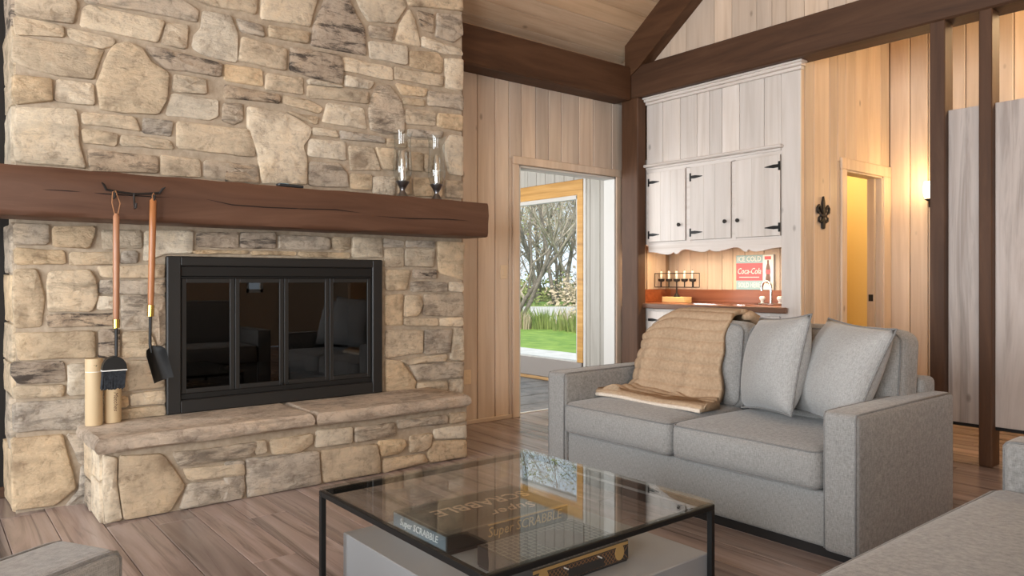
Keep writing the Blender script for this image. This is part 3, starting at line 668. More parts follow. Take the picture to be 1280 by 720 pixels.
for i in range(4):
    a, b = dx0+dwid*i+.002, dx0+dwid*(i+1)-.002; s = .026
    dr = put('glass_door', J(box(a, a+s, FYI+.014, FYI+.034, dz0, dz1, .002), box(b-s, b, FYI+.014, FYI+.034, dz0, dz1, .002), box(a+s, b-s, FYI+.014, FYI+.034, dz0, dz0+s, .002), box(a+s, b-s, FYI+.014, FYI+.034, dz1-s, dz1, .002)), M_BLACK2, ins)
    put('pane', box(a+s-.002, b-s+.002, FYI+.022, FYI+.026, dz0+s-.002, dz1-s+.002), M_FGLASS, dr)
for u_ in (dx0+dwid*2-.02, dx0+dwid*2+.02):
    put('door_pull', tube([(u_, FYI+.012, dz0+.006), (u_, FYI-.004, dz0+.006), (u_, FYI-.006, dz0+.016)], .005, 6), M_BLACK, ins)
put('firebox', J(box(IX0+.035, IX1-.035, YW-.036, YW-.032, IZ0+.005, IZ1-.035), box(IX0+.032, IX0+.036, YS+.03, YW-.032, IZ0+.005, IZ1-.035), box(IX1-.036, IX1-.032, YS+.03, YW-.032, IZ0+.005, IZ1-.035), box(IX0+.035, IX1-.035, YS+.03, YW-.032, IZ0+.002, IZ0+.006), box(IX0+.035, IX1-.035, YS+.03, YW-.032, IZ1-.036, IZ1-.033)), M_SOOT, ins)
gr = []
for k in range(7):
    X = 1.42+k*.11; gr.append(tube([(X, 4.5, .52), (X, 4.52, .47), (X, 4.72, .47), (X, 4.74, .52)], .008, 6))
for X in (1.45, 2.05): gr += [tube([(X, 4.54, .416), (X, 4.54, .47)], .008, 6), tube([(X, 4.7, .416), (X, 4.7, .47)], .008, 6)]
gr += [tube([(1.4, 4.55, .465), (2.1, 4.55, .465)], .008, 6), tube([(1.4, 4.69, .465), (2.1, 4.69, .465)], .008, 6)]
tag(put('fire_grate', J(*gr), M_BLACK), 'black iron fire grate behind the glass doors', 'grate')
for (a, b, r, l) in (((1.36, 4.56, .52), (2.12, 4.58, .525), .042, 'split log lying across the front of the fire grate'), ((1.4, 4.67, .525), (2.08, 4.66, .52), .046, 'split log lying across the back of the fire grate'), ((1.45, 4.60, .612), (1.98, 4.64, .606), .042, 'split log lying on top of the two other logs in the fireplace')):
    tag(put('fire_log', tube([Vector(a).lerp(Vector(b), t) for t in (0, .3, .6, 1)], [r, r*1.05, r*.97, r*.92], 10), M_LOG, smooth=True, angle=50), l, 'log')

# ------------------------------------------------------------------ hearth tools
YT = 4.075
hr = thing('hook_rail', 'black iron rail with three hooks screwed to the mantel front', 'hook rail', (.855, 4.105, 1.615))
put('bar', tube([(.735, 4.1, 1.618), (.79, 4.1, 1.61), (.86, 4.1, 1.605), (.92, 4.1, 1.612), (.975, 4.1, 1.62)], .006, 6), M_IRON, hr)
for X, dz in ((.762, 0), (.857, -.045), (.942, 0)):
    put('hook', tube([(X, 4.1, 1.61), (X, 4.095, 1.60+dz*.5), (X, 4.08, 1.575+dz), (X, 4.055, 1.578+dz), (X, 4.048, 1.60+dz)], .005, 6), M_IRON, hr)
for X in (.735, .975): put('finial', J(tube([(X, 4.1, 1.615), (X+(X-.855)*.12, 4.09, 1.64), (X+(X-.855)*.22, 4.08, 1.65)], [.006, .006, .002], 6)), M_IRON, hr)
br = thing('hearth_broom', 'hearth broom with wooden handle hanging by a leather loop from the mantel', 'broom', (.772, YT, .63))
put('handle', tube([(.772, YT, 1.50), (.772, YT, 1.485), (.772, YT, 1.3), (.772, YT, 1.0), (.772, YT, .97)], [.008, .0145, .0155, .0145, .012], 12), M_HANDLE, br, smooth=True, angle=45)
put('loop', tube([(.768, YT, 1.485), (.752, YT-.008, 1.55), (.756, YT-.004, 1.606), (.768, YT-.004, 1.612), (.788, YT-.008, 1.55), (.777, YT, 1.485)], .0028, 5), M_LEATHER, br)
put('ferrule', tube([(.772, YT, .975), (.772, YT, .932)], .0165, 12), M_BRASS, br, smooth=True, angle=45)
put('rod', tube([(.772, YT, .935), (.772, YT, .77)], .0075, 8), M_BLACK, br)
hd = [(.0, .795)]+[(.054*math.sin(t), .735+.058*math.cos(t)) for t in [k*math.pi/12 for k in range(1, 7)]]+[(.054, .722)]
poly = [(-a, b) for a, b in reversed(hd[1:])]+hd
put('broom_head', prism([(a, b) for a, b in poly], (.762, YT, 0), (1, 0, 0), (0, 0, 1), (0, 1, 0), -.022, .022), M_BLACK, br)
V, F = [], []
for k in range(26):
    t = k/25; X = .762+(-.05+.1*t); X2 = .76+(-.054+.1*t)
    for dy in (-.014, 0, .014):
        g = tube([(X, YT+dy, .724), (X2+random.uniform(-.003, .003), YT+dy*1.3, .634+random.uniform(-.006, .004))], [.0025, .003], 4); o = len(V); V += g[0]; F += [tuple(i+o for i in q) for q in g[1]]
bs = put('bristles', (V, F), M_BRISTLE, br); bs['kind'] = 'stuff'
put('band', box(.707, .817, YT-.0235, YT+.0235, .722, .727), M_TILEW, br)
sh = thing('hearth_shovel', 'hearth shovel with wooden handle and tilted black scoop hanging from the mantel', 'shovel', (.935, YT, .64))
put('handle', tube([(.941, YT, 1.585), (.941, YT, 1.575), (.938, YT, 1.4), (.931, YT, 1.1), (.930, YT, 1.035)], [.009, .0165, .0165, .0155, .013], 12), M_HANDLE, sh, smooth=True, angle=45)
put('loop', tube([(.939, YT, 1.575), (.936, YT-.005, 1.60), (.942, YT-.006, 1.615), (.947, YT-.004, 1.60), (.944, YT, 1.575)], .0025, 5), M_LEATHER, sh)
put('ferrule', tube([(.930, YT, 1.042), (.928, YT, .985)], .017, 12), M_BRASS, sh, smooth=True, angle=45)
put('rod', tube([(.928, YT, .99), (.926, YT, .845), (.932, YT-.003, .80)], .0075, 8), M_BLACK, sh)
# scoop: shallow curved pan, rounded top, open flared lip
V, F = [], []; ax = Vector((.27, -.04, -.96)).normalized(); sd = Vector((1, 0, .28)).normalized(); nr = ax.cross(sd).normalized()
O = Vector((.935, YT, .835)); ns, nw = 16, 12
for side in (0, 1):
    for i in range(ns):
        t = i/(ns-1); wd = .045*min(1, (math.sqrt(max(0, 1-(1-min(1, t/.22))**2))))+.003; dp = .05*min(1, t/.15)*(1-.5*t)
        for j in range(nw):
            q = -1+2*j/(nw-1); V.append(tuple(O+ax*(.185*t)+sd*(wd*q)+nr*((dp*q*q)+(.003 if side else 0))))
for side in (0, 1):
    for i in range(ns-1):
        for j in range(nw-1): b0 = side*ns*nw; F.append((b0+i*nw+j, b0+i*nw+j+1, b0+(i+1)*nw+j+1, b0+(i+1)*nw+j))
m = ns*nw
for i in range(ns-1):
    for j in (0, nw-1): F.append((i*nw+j, (i+1)*nw+j, m+(i+1)*nw+j, m+i*nw+j))
for j in range(nw-1):
    for i in (0, ns-1): F.append((i*nw+j, i*nw+j+1, m+i*nw+j+1, m+i*nw+j))
put('scoop', (V, F), M_BLACK, sh, smooth=True, angle=50)

# ------------------------------------------------------------------ match tubes on the hearth
def canister(cx, cy, r, h, label, second):
    zb = .417; t = thing('match_tube', label, 'tube', (cx, cy, zb))
    put('body', lathe([(r*.97, zb), (r, zb+.004), (r, zb+h*.80)], cx, cy, 24), M_PAPER, t, smooth=True, angle=40)
    put('stripe', lathe([(r*1.004, zb+h*.80), (r*1.004, zb+h*.81)], cx, cy, 24), M_PAPERB, t, smooth=True, angle=40)
    put('cap', lathe([(r*1.012, zb+h*.81), (r*1.012, zb+h-.004), (r*.98, zb+h)], cx, cy, 24), M_PAPER, t, smooth=True, angle=40)
    d = Vector((-cx, -cy, 0)).normalized(); right = Vector((-d.y, d.x, 0))
    def wrap(g, rr):       # bend flat lettering round the tube
        out = []
        for v in g[0]:
            w = v[0]/rr; out.append(tuple(Vector((cx, cy, v[1]))+(d*math.cos(w)+right*math.sin(w))*(rr+.0006+v[2])))
        return out, g[1]
    if second: put('lettering', wrap(text('Matches', .03, (.014, zb+h*.36, 0), (0, -1, 0), (1, 0, 0), (0, 0, 1), .0003, .25), r), M_INK, t)
    else:
        g = J(([(-.002, zb+h*.915, 0), (.022, zb+h*.93, 0), (.014, zb+h*.905, 0), (.012, zb+h*.885, 0), (.006, zb+h*.9, 0)], [(0, 1, 2, 3, 4)]), ([(-.008, zb+h*.91, 0), (.006, zb+h*.9, 0), (.01, zb+h*.893, 0), (.0, zb+h*.9, 0)], [(0, 1, 2, 3)]))
        put('emblem', wrap(g, r), M_INKG, t)
canister(.719, 4.345, .041, .345, 'kraft cardboard tube with pale stripe and dark bird emblem on the hearth', False)
canister(.812, 4.372, .041, .315, 'kraft cardboard tube with brown lettering on the hearth behind the broom', True)

# ------------------------------------------------------------------ hurricane candle holders and remote on the mantel
def hurricane(cx, cy, label, s=1):
    zb = 1.712; t = thing('hurricane_lamp', label, 'candle holder', (cx, cy, zb), group='hurricane candle holders on the mantel')
    put('base', lathe([(.048*s, zb), (.05*s, zb+.006), (.036*s, zb+.022), (.018*s, zb+.05), (.016*s, zb+.06), (.028*s, zb+.085), (.046*s, zb+.112), (.047*s, zb+.118)], cx, cy, 24), M_SILVER, t, smooth=True, angle=60)
    R = .057*s
    put('glass_chimney', lathe([(.03, zb+.119), (R*.8, zb+.125), (R*1.1, zb+.17), (R*1.12, zb+.22), (R*.98, zb+.33), (R*1.02, zb+.41), (R*1.2, zb+.45), (R*1.16, zb+.45), (R*.97, zb+.41), (R*.94, zb+.33), (R*1.07, zb+.22), (R*1.05, zb+.17), (R*.75, zb+.128), (.026, zb+.122)], cx, cy, 28), M_HGLASS, t, smooth=True, angle=60)
    put('filling', lathe([(.02, zb+.124), (.024, zb+.15), (.021, zb+.2), (.024, zb+.26), (.02, zb+.31), (.012, zb+.325)], cx, cy, 14), plain('mercury_glass', (.75, .72, .66), .18, .9), t, smooth=True, angle=60)
hurricane(2.53, 4.29, 'taller flared glass hurricane lamp with silver foot standing farther from the mantel end')
hurricane(2.80, 4.29, 'glass hurricane lamp with silver foot standing next to the mantel end', .97)
rc = thing('remote_control', 'thin dark remote control lying on the mantel shelf', 'remote', (1.70, 4.2, 1.712))
put('case', xf(box(-.08, .08, -.02, .02, 1.7125, 1.7285, .004), Matrix.Translation((1.70, 4.165, 0)) @ Matrix.Rotation(.12, 4, 'Z')), plain('remote_black', (.03, .035, .04), .35), rc)
put('face', xf(box(-.07, -.02, -.0205, .016, 1.7275, 1.7292), Matrix.Translation((1.70, 4.165, 0)) @ Matrix.Rotation(.12, 4, 'Z')), plain('remote_blue', (.35, .55, .65), .3), rc)
# wall plates
def plate(X, Z, name, label, cat):
    t = thing(name, label, cat, (X, YW, Z))
    put('plate', box(X-.036, X+.036, YW-.006, YW, Z-.058, Z+.058, .003), M_CREAM, t)
    if cat == 'switch': put('rocker', box(X-.016, X+.016, YW-.01, YW-.005, Z-.03, Z+.03, .003), M_CREAM, t)
    else:
        for dz in (-.022, .022): put('socket', box(X-.017, X+.017, YW-.0085, YW-.005, Z+dz-.014, Z+dz+.014, .002), M_CREAM, t)
plate(3.838, 1.237, 'light_switch', 'cream rocker light switch on the plank wall beside the doorway', 'switch')
plate(3.466, .384, 'wall_outlet', 'cream wall outlet low on the plank wall beside the chimney', 'outlet')

# ================================================================== KITCHENETTE
KX, KB = 5.32, 6.0
kw = struct(put('wall_niche', J(box(KB+.02, KB+.08, YH+.08, YW, 0, 2.86), box(KX+.02, KB, YH+.02, YH+.1, 0, 2.86), box(KX+.1, KB, YH+.1, YW, 2.3, 2.86)), M_PLASTER))
yy = YW
for w in (.12, .15, .2, .17, .12, .13, .2, .16, .14, .18, .16):
    put('board', box(KB, KB+.02, yy-w+.002, yy-.002, .93, 1.52, .004), M_PINE, kw); yy -= w
for a in (5.56, 5.72, 5.86): put('board', box(a-.07, a+.068, YW-.02, YW, .93, 1.52, .004), M_PINE, kw)
uc = thing('upper_cabinet', 'whitewashed plank wall cabinet with iron strap hinges and scalloped valance', 'cabinet', (5.6, 3.85, 1.5))
put('carcass', box(KX+.022, KB-.003, YH+.105, YW-.003, 1.50, 2.3), M_WHITE, uc)
cb = [4.572] + [onX(uu, 150, KX).y for uu in (828, 850, 871, 886.5, 902, 924, 955)] + [3.19]
for i in range(len(cb)-1):
    if cb[i]-cb[i+1] > .03: put('board', box(KX, KX+.02, cb[i+1]+.002, cb[i]-.002, 2.24, 2.80, .004), M_WHITE, uc)
struct(put('trim_7', box(KX-.002, KX+.022, YH-.005, 3.189, 0, 2.799, .003), M_WHITE))
put('crown', J(box(KX-.02, KX+.03, YH-.02, 4.572, 2.80, 2.825, .004), box(KX-.045, KX+.03, YH-.035, 4.572, 2.825, 2.85, .006), box(KX-.06, KX+.03, YH-.045, 4.572, 2.848, 2.864, .003)), M_WHITEY, uc)
put('ledge', J(box(KX-.055, KX+.02, 3.165, 4.572, 2.215, 2.24, .008), box(KX-.012, KX+.02, 3.19, 4.572, 2.195, 2.215, .003)), M_WHITEY, uc)
put('face_frame', J(box(KX+.002, KX+.024, 3.19, 4.572, 2.165, 2.196), box(KX+.002, KX+.024, 4.07, 4.115, 1.5, 2.17), box(KX+.002, KX+.024, 3.605, 3.645, 1.5, 2.17), box(KX+.002, KX+.024, 4.545, 4.572, 1.5, 2.17), box(KX+.004, KX+.024, 3.19, 4.572, 1.49, 1.52)), M_WHITEY, uc)
# scalloped valance
sc_pts = []
nn = 60
VP = [(0, 1.43), (.06, 1.425), (.12, 1.408), (.17, 1.40), (.2, 1.41), (.215, 1.424), (.24, 1.396), (.265, 1.424), (.29, 1.443), (.33, 1.441), (.38, 1.427), (.43, 1.414), (.47, 1.416), (.5, 1.432)]
for i in range(nn+1):
    t = i/nn; Y = 4.55-t*(4.55-3.19); q = t if t <= .5 else 1-t
    for (a, za), (b, zb_) in zip(VP, VP[1:]):
        if a <= q <= b: zz = za+(zb_-za)*(q-a)/(b-a)
    sc_pts.append((Y, zz))
poly = [(4.55, 1.5), (3.19, 1.5)]+list(reversed(sc_pts))
put('valance', prism(poly, (0, 0, 0), (0, 1, 0), (0, 0, 1), (1, 0, 0), KX+.002, KX+.022), M_WHITEY, uc)
def strap(Y, Z, dirn, parent):
    g = J(prism([(0, -.012), (dirn*.05, -.014), (dirn*.125, -.003), (dirn*.13, 0), (dirn*.125, .003), (dirn*.05, .014), (0, .012)], (KX-.012, Y, Z), (0, 1, 0), (0, 0, 1), (1, 0, 0), -.004, .002), box(KX-.017, KX-.008, Y-.009, Y+.009, Z-.036, Z+.036, .002))
    put('strap_hinge', g, M_BLACK, parent)
def cab_door(ya, yb, hinge, knoby, z0=1.523, z1=2.163, xs=KX, nb=3):
    ys = [ya+(yb-ya)*k/nb+(random.uniform(-.02, .02) if 0 < k < nb else 0) for k in range(nb+1)]
    d = put('door', box(xs-.004, xs+.002, yb+.002, ya-.002, z0, z1), M_WHITE, uc)
    for k in range(nb): put('board', box(xs-.013, xs-.004, ys[k+1]+.0005, ys[k]-.0005, z0, z1, .0018), M_WHITE, d)
    for Z in (1.588, 2.075): strap(hinge, Z, -1 if hinge > (ya+yb)/2 else 1, d)
    put('knob', xf(lathe([(.006, 0), (.007, .012), (.016, .018), (.017, .026), (.01, .032)], 0, 0, 14), Matrix.Translation((xs-.012, knoby, 1.664)) @ Matrix.Rotation(-R90, 4, 'Y')), M_IRON, d, smooth=True, angle=50)
cab_door(4.54, 4.118, 4.536, 4.174)
cab_door(4.066, 3.648, 4.06, 3.693)
cab_door(3.602, 3.194, 3.20, 3.569)
lb = thing('base_cabinet', 'whitewashed base cabinet with black strap hinges below the wooden counter', 'cabinet', (5.6, 3.85, 0))
put('body', box(KX+.02, KB-.01, 3.195, YW-.01, .0, .905), M_WHITE, lb)
for ya, yb in ((4.56, 4.1), (4.09, 3.65), (3.64, 3.2)):
    d = put('door', box(KX-.002, KX+.019, yb+.004, ya-.004, .1, .88, .004), M_WHITE, lb)
    for Z in (.25, .8): put('strap_hinge', prism([(0, -.012), (-.05, -.014), (-.125, -.003), (-.13, 0), (-.125, .003), (-.05, .014), (0, .012)], (KX-.002, ya-.01, Z), (0, 1, 0), (0, 0, 1), (1, 0, 0), -.004, .001), M_BLACK, d)
ct = thing('countertop', 'reddish wood countertop with backsplash in the kitchenette niche', 'countertop', (5.65, 3.85, .91))
put('top', box(KX-.028, KB-.002, 3.14, YW-.022, .912, .95, .004), M_REDWOOD, ct)
put('front_edge', box(KX-.05, KX-.027, 3.12, 4.64, .908, .954, .006), M_COUNTERE, ct)
put('backsplash', box(KB-.022, KB-.001, 3.14, YW-.022, .951, 1.078, .004), M_REDWOOD, ct)
put('backsplash', box(5.34, KB-.023, YW-.044, YW-.023, .951, 1.078, .004), M_REDWOOD, ct)
# under-cabinet strip lamp
ul = thing('cabinet_light', 'warm light strip fixed under the wall cabinet', 'light', (5.55, 3.8, 1.5))
put('housing', box(5.50, 5.56, 3.3, 4.6, 1.483, 1.499, .003), M_WPAINT, ul); put('diffuser', box(5.505, 5.555, 3.32, 4.58, 1.476, 1.483), M_STRIP, ul)
lamp('cabinet_light_glow', 'AREA', (5.53, 3.95, 1.47), 14, (1, .72, .42), (0, 0, 0), shape='RECTANGLE', size=.06, size_y=1.5)
# sink and faucet
sk = thing('bar_sink', 'steel bar sink set into the wooden counter', 'sink', (5.66, 3.95, .95))
V, F = [], []
for (rx, ry, zz) in ((.17, .33, .951), (.17, .33, .957), (.15, .31, .957), (.14, .30, .9525)):
    for k in range(36):
        w = 2*math.pi*k/36; c_, s_ = math.cos(w), math.sin(w)
        V.append((5.68+rx*math.copysign(abs(c_)**.5, c_), 3.98+ry*math.copysign(abs(s_)**.5, s_), zz))
for r in range(3):
    for k in range(36): F.append((r*36+k, r*36+(k+1) % 36, (r+1)*36+(k+1) % 36, (r+1)*36+k))
F.append(tuple(108+k for k in range(36)))
put('basin', (V, F), M_CHROME, sk, smooth=True, angle=40)
FYc, FXc = 3.575, 5.80
fa = thing('faucet', 'chrome gooseneck faucet with two white handles on the counter', 'faucet', (FXc, FYc, .95))
put('base_plate', box(FXc-.03, FXc+.03, FYc-.11, FYc+.11, .951, .968, .006), M_CHROME, fa)
pts = [(FXc, FYc, .965), (FXc, FYc, 1.08)]+[(FXc-.02+.02, FYc+.045-.045*math.cos(t), 1.10+.06*math.sin(t)+.0) for t in [k*math.pi/8 for k in range(9)]]+[(FXc, FYc+.09, 1.075)]
put('spout', tube(pts, .012, 10), M_CHROME, fa, smooth=True, angle=60)
for s_ in (-1, 1):
    hd_ = put('handle', lathe([(.016, .967), (.012, .985), (.024, 1.0), (.026, 1.018), (.016, 1.028)], FXc, FYc+s_*.085, 14), M_TILEW, fa, smooth=True, angle=60)
# tin sign leaning on the backsplash
sg = thing('metal_sign', 'retro tin drinks sign reading ice cold sold here above the sink', 'sign', (KB-.03, 3.85, 1.08))
SX = KB-.012; sy0, sy1, sz0, sz1 = 4.055, 3.655, 1.08, 1.40
put('panel', box(SX, SX+.008, sy1, sy0, sz0, sz1, .002), M_SIGNT, sg)
put('red_band', box(SX-.001, SX, 3.775, sy0-.002, 1.165, 1.325), M_SIGNR, sg)
put('white_strip', box(SX-.001, SX, sy1+.012, 3.772, sz0+.002, sz1-.002), M_SIGNW, sg)
put('edge_strip', box(SX-.0012, SX, sy1, sy1+.01, sz0+.002, sz1-.002), M_SIGNB, sg)
A_, B_, N_ = (0, -1, 0), (0, 0, 1), (-1, 0, 0)
put('lettering', text('ICE COLD', .066, (SX-.0012, 3.914, 1.362), A_, B_, N_, .0012, 0, .84), M_SIGNW, sg)
put('lettering', text('SOLD HERE', .066, (SX-.0012, 3.914, 1.122), A_, B_, N_, .0012, 0, .69), M_SIGNW, sg)
put('lettering', text('Coca-Cola', .078, (SX-.0022, 3.916, 1.25), A_, B_, N_, .0012, .3, .74), M_SIGNW, sg)
put('underline', J(box(SX-.0022, SX-.001, 3.81, 4.02, 1.193, 1.199)), M_SIGNW, sg)
bt = prism([(-.022, 0), (.022, 0), (.024, .05), (.018, .075), (.024, .10), (.02, .14), (.009, .18), (.009, .21), (-.009, .21), (-.009, .18), (-.02, .14), (-.024, .10), (-.018, .075), (-.024, .05)], (SX-.001, 3.72, 1.14), (0, 1, 0), B_, N_, 0, .0014)
put('bottle_picture', bt, M_SIGNB, sg)
put('bottle_label', box(SX-.0036, SX-.0024, 3.70, 3.74, 1.225, 1.262), M_SIGNR, sg)
put('red_patch', box(SX-.002, SX-.001, 3.69, 3.755, 1.355, 1.385), M_SIGNR, sg)
# five-candle iron stand on a wooden block
cs = thing('candle_stand', 'wrought iron stand with five white candles on a pale wood block', 'candle stand', (5.78, 4.57, .95))
CX, CY = 5.78, 4.585
put('block', box(CX-.06, CX+.06, CY-.135, CY+.135, .951, 1.006, .004), M_BLOCK, cs)
put('stem', J(tube([(CX, CY, 1.0), (CX, CY, 1.10)], .008, 8), lathe([(.03, 1.004), (.026, 1.02), (.01, 1.045)], CX, CY, 12)), M_IRON, cs, smooth=True, angle=50)
ry = (CY-.235, CY+.235)
put('rack', J(tube([(CX, ry[0], 1.10), (CX, ry[1], 1.10)], .005, 6), tube([(CX-.045, ry[0], 1.10), (CX-.045, ry[1], 1.10)], .004, 6), tube([(CX-.045, ry[0], 1.235), (CX-.045, ry[1], 1.235)], .004, 6), tube([(CX+.045, ry[0], 1.235), (CX+.045, ry[1], 1.235)], .004, 6), *[tube([(CX+sx, q, 1.10), (CX+sx, q, 1.235)], .004, 6) for q in ry for sx in (-.045, .045)], *[tube([(CX-.045, q, 1.235), (CX+.045, q, 1.235)], .004, 6) for q in ry], tube([(CX-.045, ry[0], 1.1), (CX+.045, ry[0], 1.1)], .004, 6), tube([(CX-.045, ry[1], 1.1), (CX+.045, ry[1], 1.1)], .004, 6)), M_IRON, cs)
for i in range(5):
    Y = CY+(i-2)*.095
    cu_ = put('candle_cup', lathe([(.006, 1.10), (.006, 1.15), (.03, 1.158), (.034, 1.182), (.03, 1.182), (.02, 1.165)], CX, Y, 14), M_IRON, cs, smooth=True, angle=50)
    cn = put('candle', lathe([(.011, 1.165), (.0115, 1.25), (.007, 1.258)], CX, Y, 12), M_CANDLE, cs, smooth=True, angle=50)
    put('wick', tube([(CX, Y, 1.256), (CX, Y+.001, 1.272)], .0015, 5), M_BLACK, cn)
# iron fleur-de-lis hook on the hall wall
fl = thing('wall_hook', 'black iron fleur-de-lis ornament hung on the hall plank wall', 'wall hook', (5.65, YH, 1.7))
def F2(p, r, n=8): return tube([(5.65+a, YH-.012, b) for a, b in p], r, n)
put('spear', prism([(0, 1.84), (.016, 1.79), (.017, 1.74), (.009, 1.70), (.014, 1.66), (.02, 1.62), (.016, 1.585), (0, 1.578), (-.016, 1.585), (-.02, 1.62), (-.014, 1.66), (-.009, 1.70), (-.017, 1.74), (-.016, 1.79)], (5.65, YH, 0), (1, 0, 0), (0, 0, 1), (0, -1, 0), .002, .02), M_IRON, fl)
for s_ in (-1, 1):
    put('scroll', F2([(s_*.012, 1.70), (s_*.04, 1.735), (s_*.07, 1.765), (s_*.092, 1.745), (s_*.09, 1.71), (s_*.066, 1.70), (s_*.058, 1.722)], [.009, .011, .011, .010, .009, .007, .005]), M_IRON, fl, smooth=True)
    put('scroll', F2([(s_*.012, 1.655), (s_*.04, 1.632), (s_*.066, 1.642), (s_*.068, 1.668), (s_*.05, 1.676)], [.009, .0095, .0095, .008, .005]), M_IRON, fl, smooth=True)
put('cross_band', box(5.605, 5.695, YH-.024, YH-.002, 1.675, 1.695, .004), M_IRON, fl)
# sconce on the far wall
so = thing('wall_sconce', 'glowing glass wall sconce on the plank wall half behind a post', 'sconce', (XF, 2.655, 1.9))
put('back_plate', box(XF-.015, XF, 2.615, 2.695, 1.80, 1.97, .004), M_IRON, so)
put('arm', tube([(XF-.01, 2.655, 1.84), (XF-.09, 2.655, 1.82), (XF-.1, 2.655, 1.85)], .008, 8), M_IRON, so)
put('cup', lathe([(.014, 1.845), (.036, 1.862), (.036, 1.866)], XF-.1, 2.655, 16), M_IRON, so)
put('shade', lathe([(.034, 1.866), (.044, 1.90), (.046, 1.96), (.04, 2.01), (.038, 2.01), (.043, 1.96), (.041, 1.90), (.03, 1.868)], XF-.1, 2.655, 18), M_BULB, so, smooth=True)
lamp('sconce_glow', 'POINT', (XF-.2, 2.69, 2.03), 5, (1, .66, .30), shadow_soft_size=.05)
pl = thing('ceiling_lamp', 'round glass ceiling lamp in the hall behind the plank screens', 'lamp', (6.15, .9, 3.4))
put('canopy', lathe([(.07, 3.395), (.06, 3.37), (.02, 3.36)], 6.15, .9, 20), M_IRON, pl, smooth=True)
put('globe', lathe([(.02, 3.36), (.1, 3.33), (.14, 3.27), (.1, 3.2), (.02, 3.18)], 6.15, .9, 20), M_BULB, pl, smooth=True)
lamp('hall_lamp_glow', 'POINT', (6.15, .9, 3.12), 92, (1, .74, .42), shadow_soft_size=.12)
# hanging plank screens between the posts
def screen(y0, y1, name, label):
    t = thing(name, label, 'partition', (5.27, (y0+y1)/2, .25)); n = max(1, round((y1-y0)/.2))
    for k in range(n):
        a, b = y0+(y1-y0)*k/n, y0+(y1-y0)*(k+1)/n
        put('plank', box(5.255, 5.285, a+.0005, b-.0005, .25, 2.28, .0015), M_BARN, t)
    put('rail_or_shadow_strip', box(5.258, 5.30, y0, y1, .228, .25, .002), M_BLACK, t)  # black strip drawn in place of the shadow along the screen's lower edge
screen(1.758, 1.953, 'plank_screen', 'narrow grey-brown plank screen hung between the two slim posts')
screen(.65, 1.683, 'plank_screen', 'wide grey-brown plank screen hung on the outer side of the footed post')

# ================================================================== SUNROOM BEYOND THE DOORWAY
SXW = 5.75
sw = struct(put('wall_sunroom', J(box(SXW+.02, SXW+.14, 4.98, 5.88, 0, 3.0), box(SXW+.02, SXW+.14, 5.88, 9.5, 2.19, 3.0), box(SXW+.02, SXW+.14, 5.88, 9.5, 0, .2), box(SXW+.02, SXW+.14, 8.1, 9.5, .2, 2.19), box(2.4, SXW+.14, 9.5, 9.6, 0, .3), box(2.4, SXW+.14, 9.5, 9.6, 2.6, 3.0), box(2.4, 3.7, 9.5, 9.6, .3, 2.6), box(5.5, SXW+.14, 9.5, 9.6, .3, 2.6), box(2.4, 2.5, 4.98, 9.5, 0, .8), box(2.4, 2.5, 4.98, 9.5, 2.4, 3.0)), M_SUNPINE))
yy = 4.985
for w in (.13, .15, .17, .16, .15, .095):
    put('board', box(SXW, SXW+.02, yy+.002, yy+w-.002, 0, 3.0, .004), M_SUNPINE, sw); yy += w
yy = 5.845
while yy < 8.2:
    put('board', box(SXW, SXW+.02, yy+.002, yy+.158, 2.29, 3.0, .004), M_SUNPINE, sw); yy += .16
w5 = struct(put('window_5', J(box(SXW-.02, SXW+.04, 5.84, 5.935, .25, 2.29, .006), box(SXW-.02, SXW+.04, 8.05, 8.15, .25, 2.29, .006), box(SXW-.021, SXW+.04, 5.84, 8.15, 2.12, 2.29, .006)), M_OAK))
put('sash', J(box(SXW+.0, SXW+.07, 5.93, 5.965, .25, 2.12, .004), box(SXW, SXW+.07, 8.02, 8.055, .25, 2.12, .004), box(SXW, SXW+.07, 5.93, 8.05, 2.075, 2.125, .004), box(SXW, SXW+.07, 5.93, 8.05, .22, .262, .004)), M_WPAINT, w5)
put('pane', box(SXW+.034, SXW+.04, 5.96, 8.03, .255, 2.08), M_WGLASS, w5)
struct(put('trim_5', box(SXW-.012, SXW+.005, 5.80, 5.842, 0, 2.33, .004), M_WPAINT))
struct(put('trim_6', J(box(SXW-.03, SXW+.0, 5.85, 9.4, .035, .25, .006)), plain('grey_wainscot', (.30, .27, .25), .5)))
struct(put('baseboard_sunroom', box(SXW-.042, SXW-.03, 5.85, 9.4, 0, .035, .003), M_OAK))
struct(put('ceiling_sunroom', box(2.4, SXW+.14, 4.98, 9.6, 3.0, 3.08), M_SUNPINE))
fs = struct(put('floor_sunroom', box(2.4, SXW+.1, 4.98, 9.6, -.06, -.008), M_MORTAR))
yy = 4.99; row = 0
while yy < 9.4:
    h = random.choice((.32, .4, .46)); X = 2.5-random.random()*.4
    while X < SXW-.05:
        w = random.choice((.42, .55, .7)); a, b = max(2.45, X), min(SXW-.045, X+w)
        if b-a > .08: put('flagstone', box(a+.006, b-.006, yy+.006, yy+h-.006, -.02, random.uniform(-.002, .002), .004), M_FLAG, fs)
        X += w
    yy += h
lamp('sunroom_fill', 'AREA', (2.52, 7.0, 1.6), 115, (1, .99, .97), (0, -R90, 0), shape='RECTANGLE', size=1.5, size_y=3.8)  # added fill lamp, brightens the sunroom and the floor by the doorway
struct(put('window_6', J(box(3.7, 3.76, 9.52, 9.58, .3, 2.6), box(5.44, 5.5, 9.52, 9.58, .3, 2.6), box(4.57, 4.63, 9.52, 9.58, .3, 2.6), box(3.7, 5.5, 9.52, 9.58, .3, .36), box(3.7, 5.5, 9.52, 9.58, 2.54, 2.6)), M_OAK))

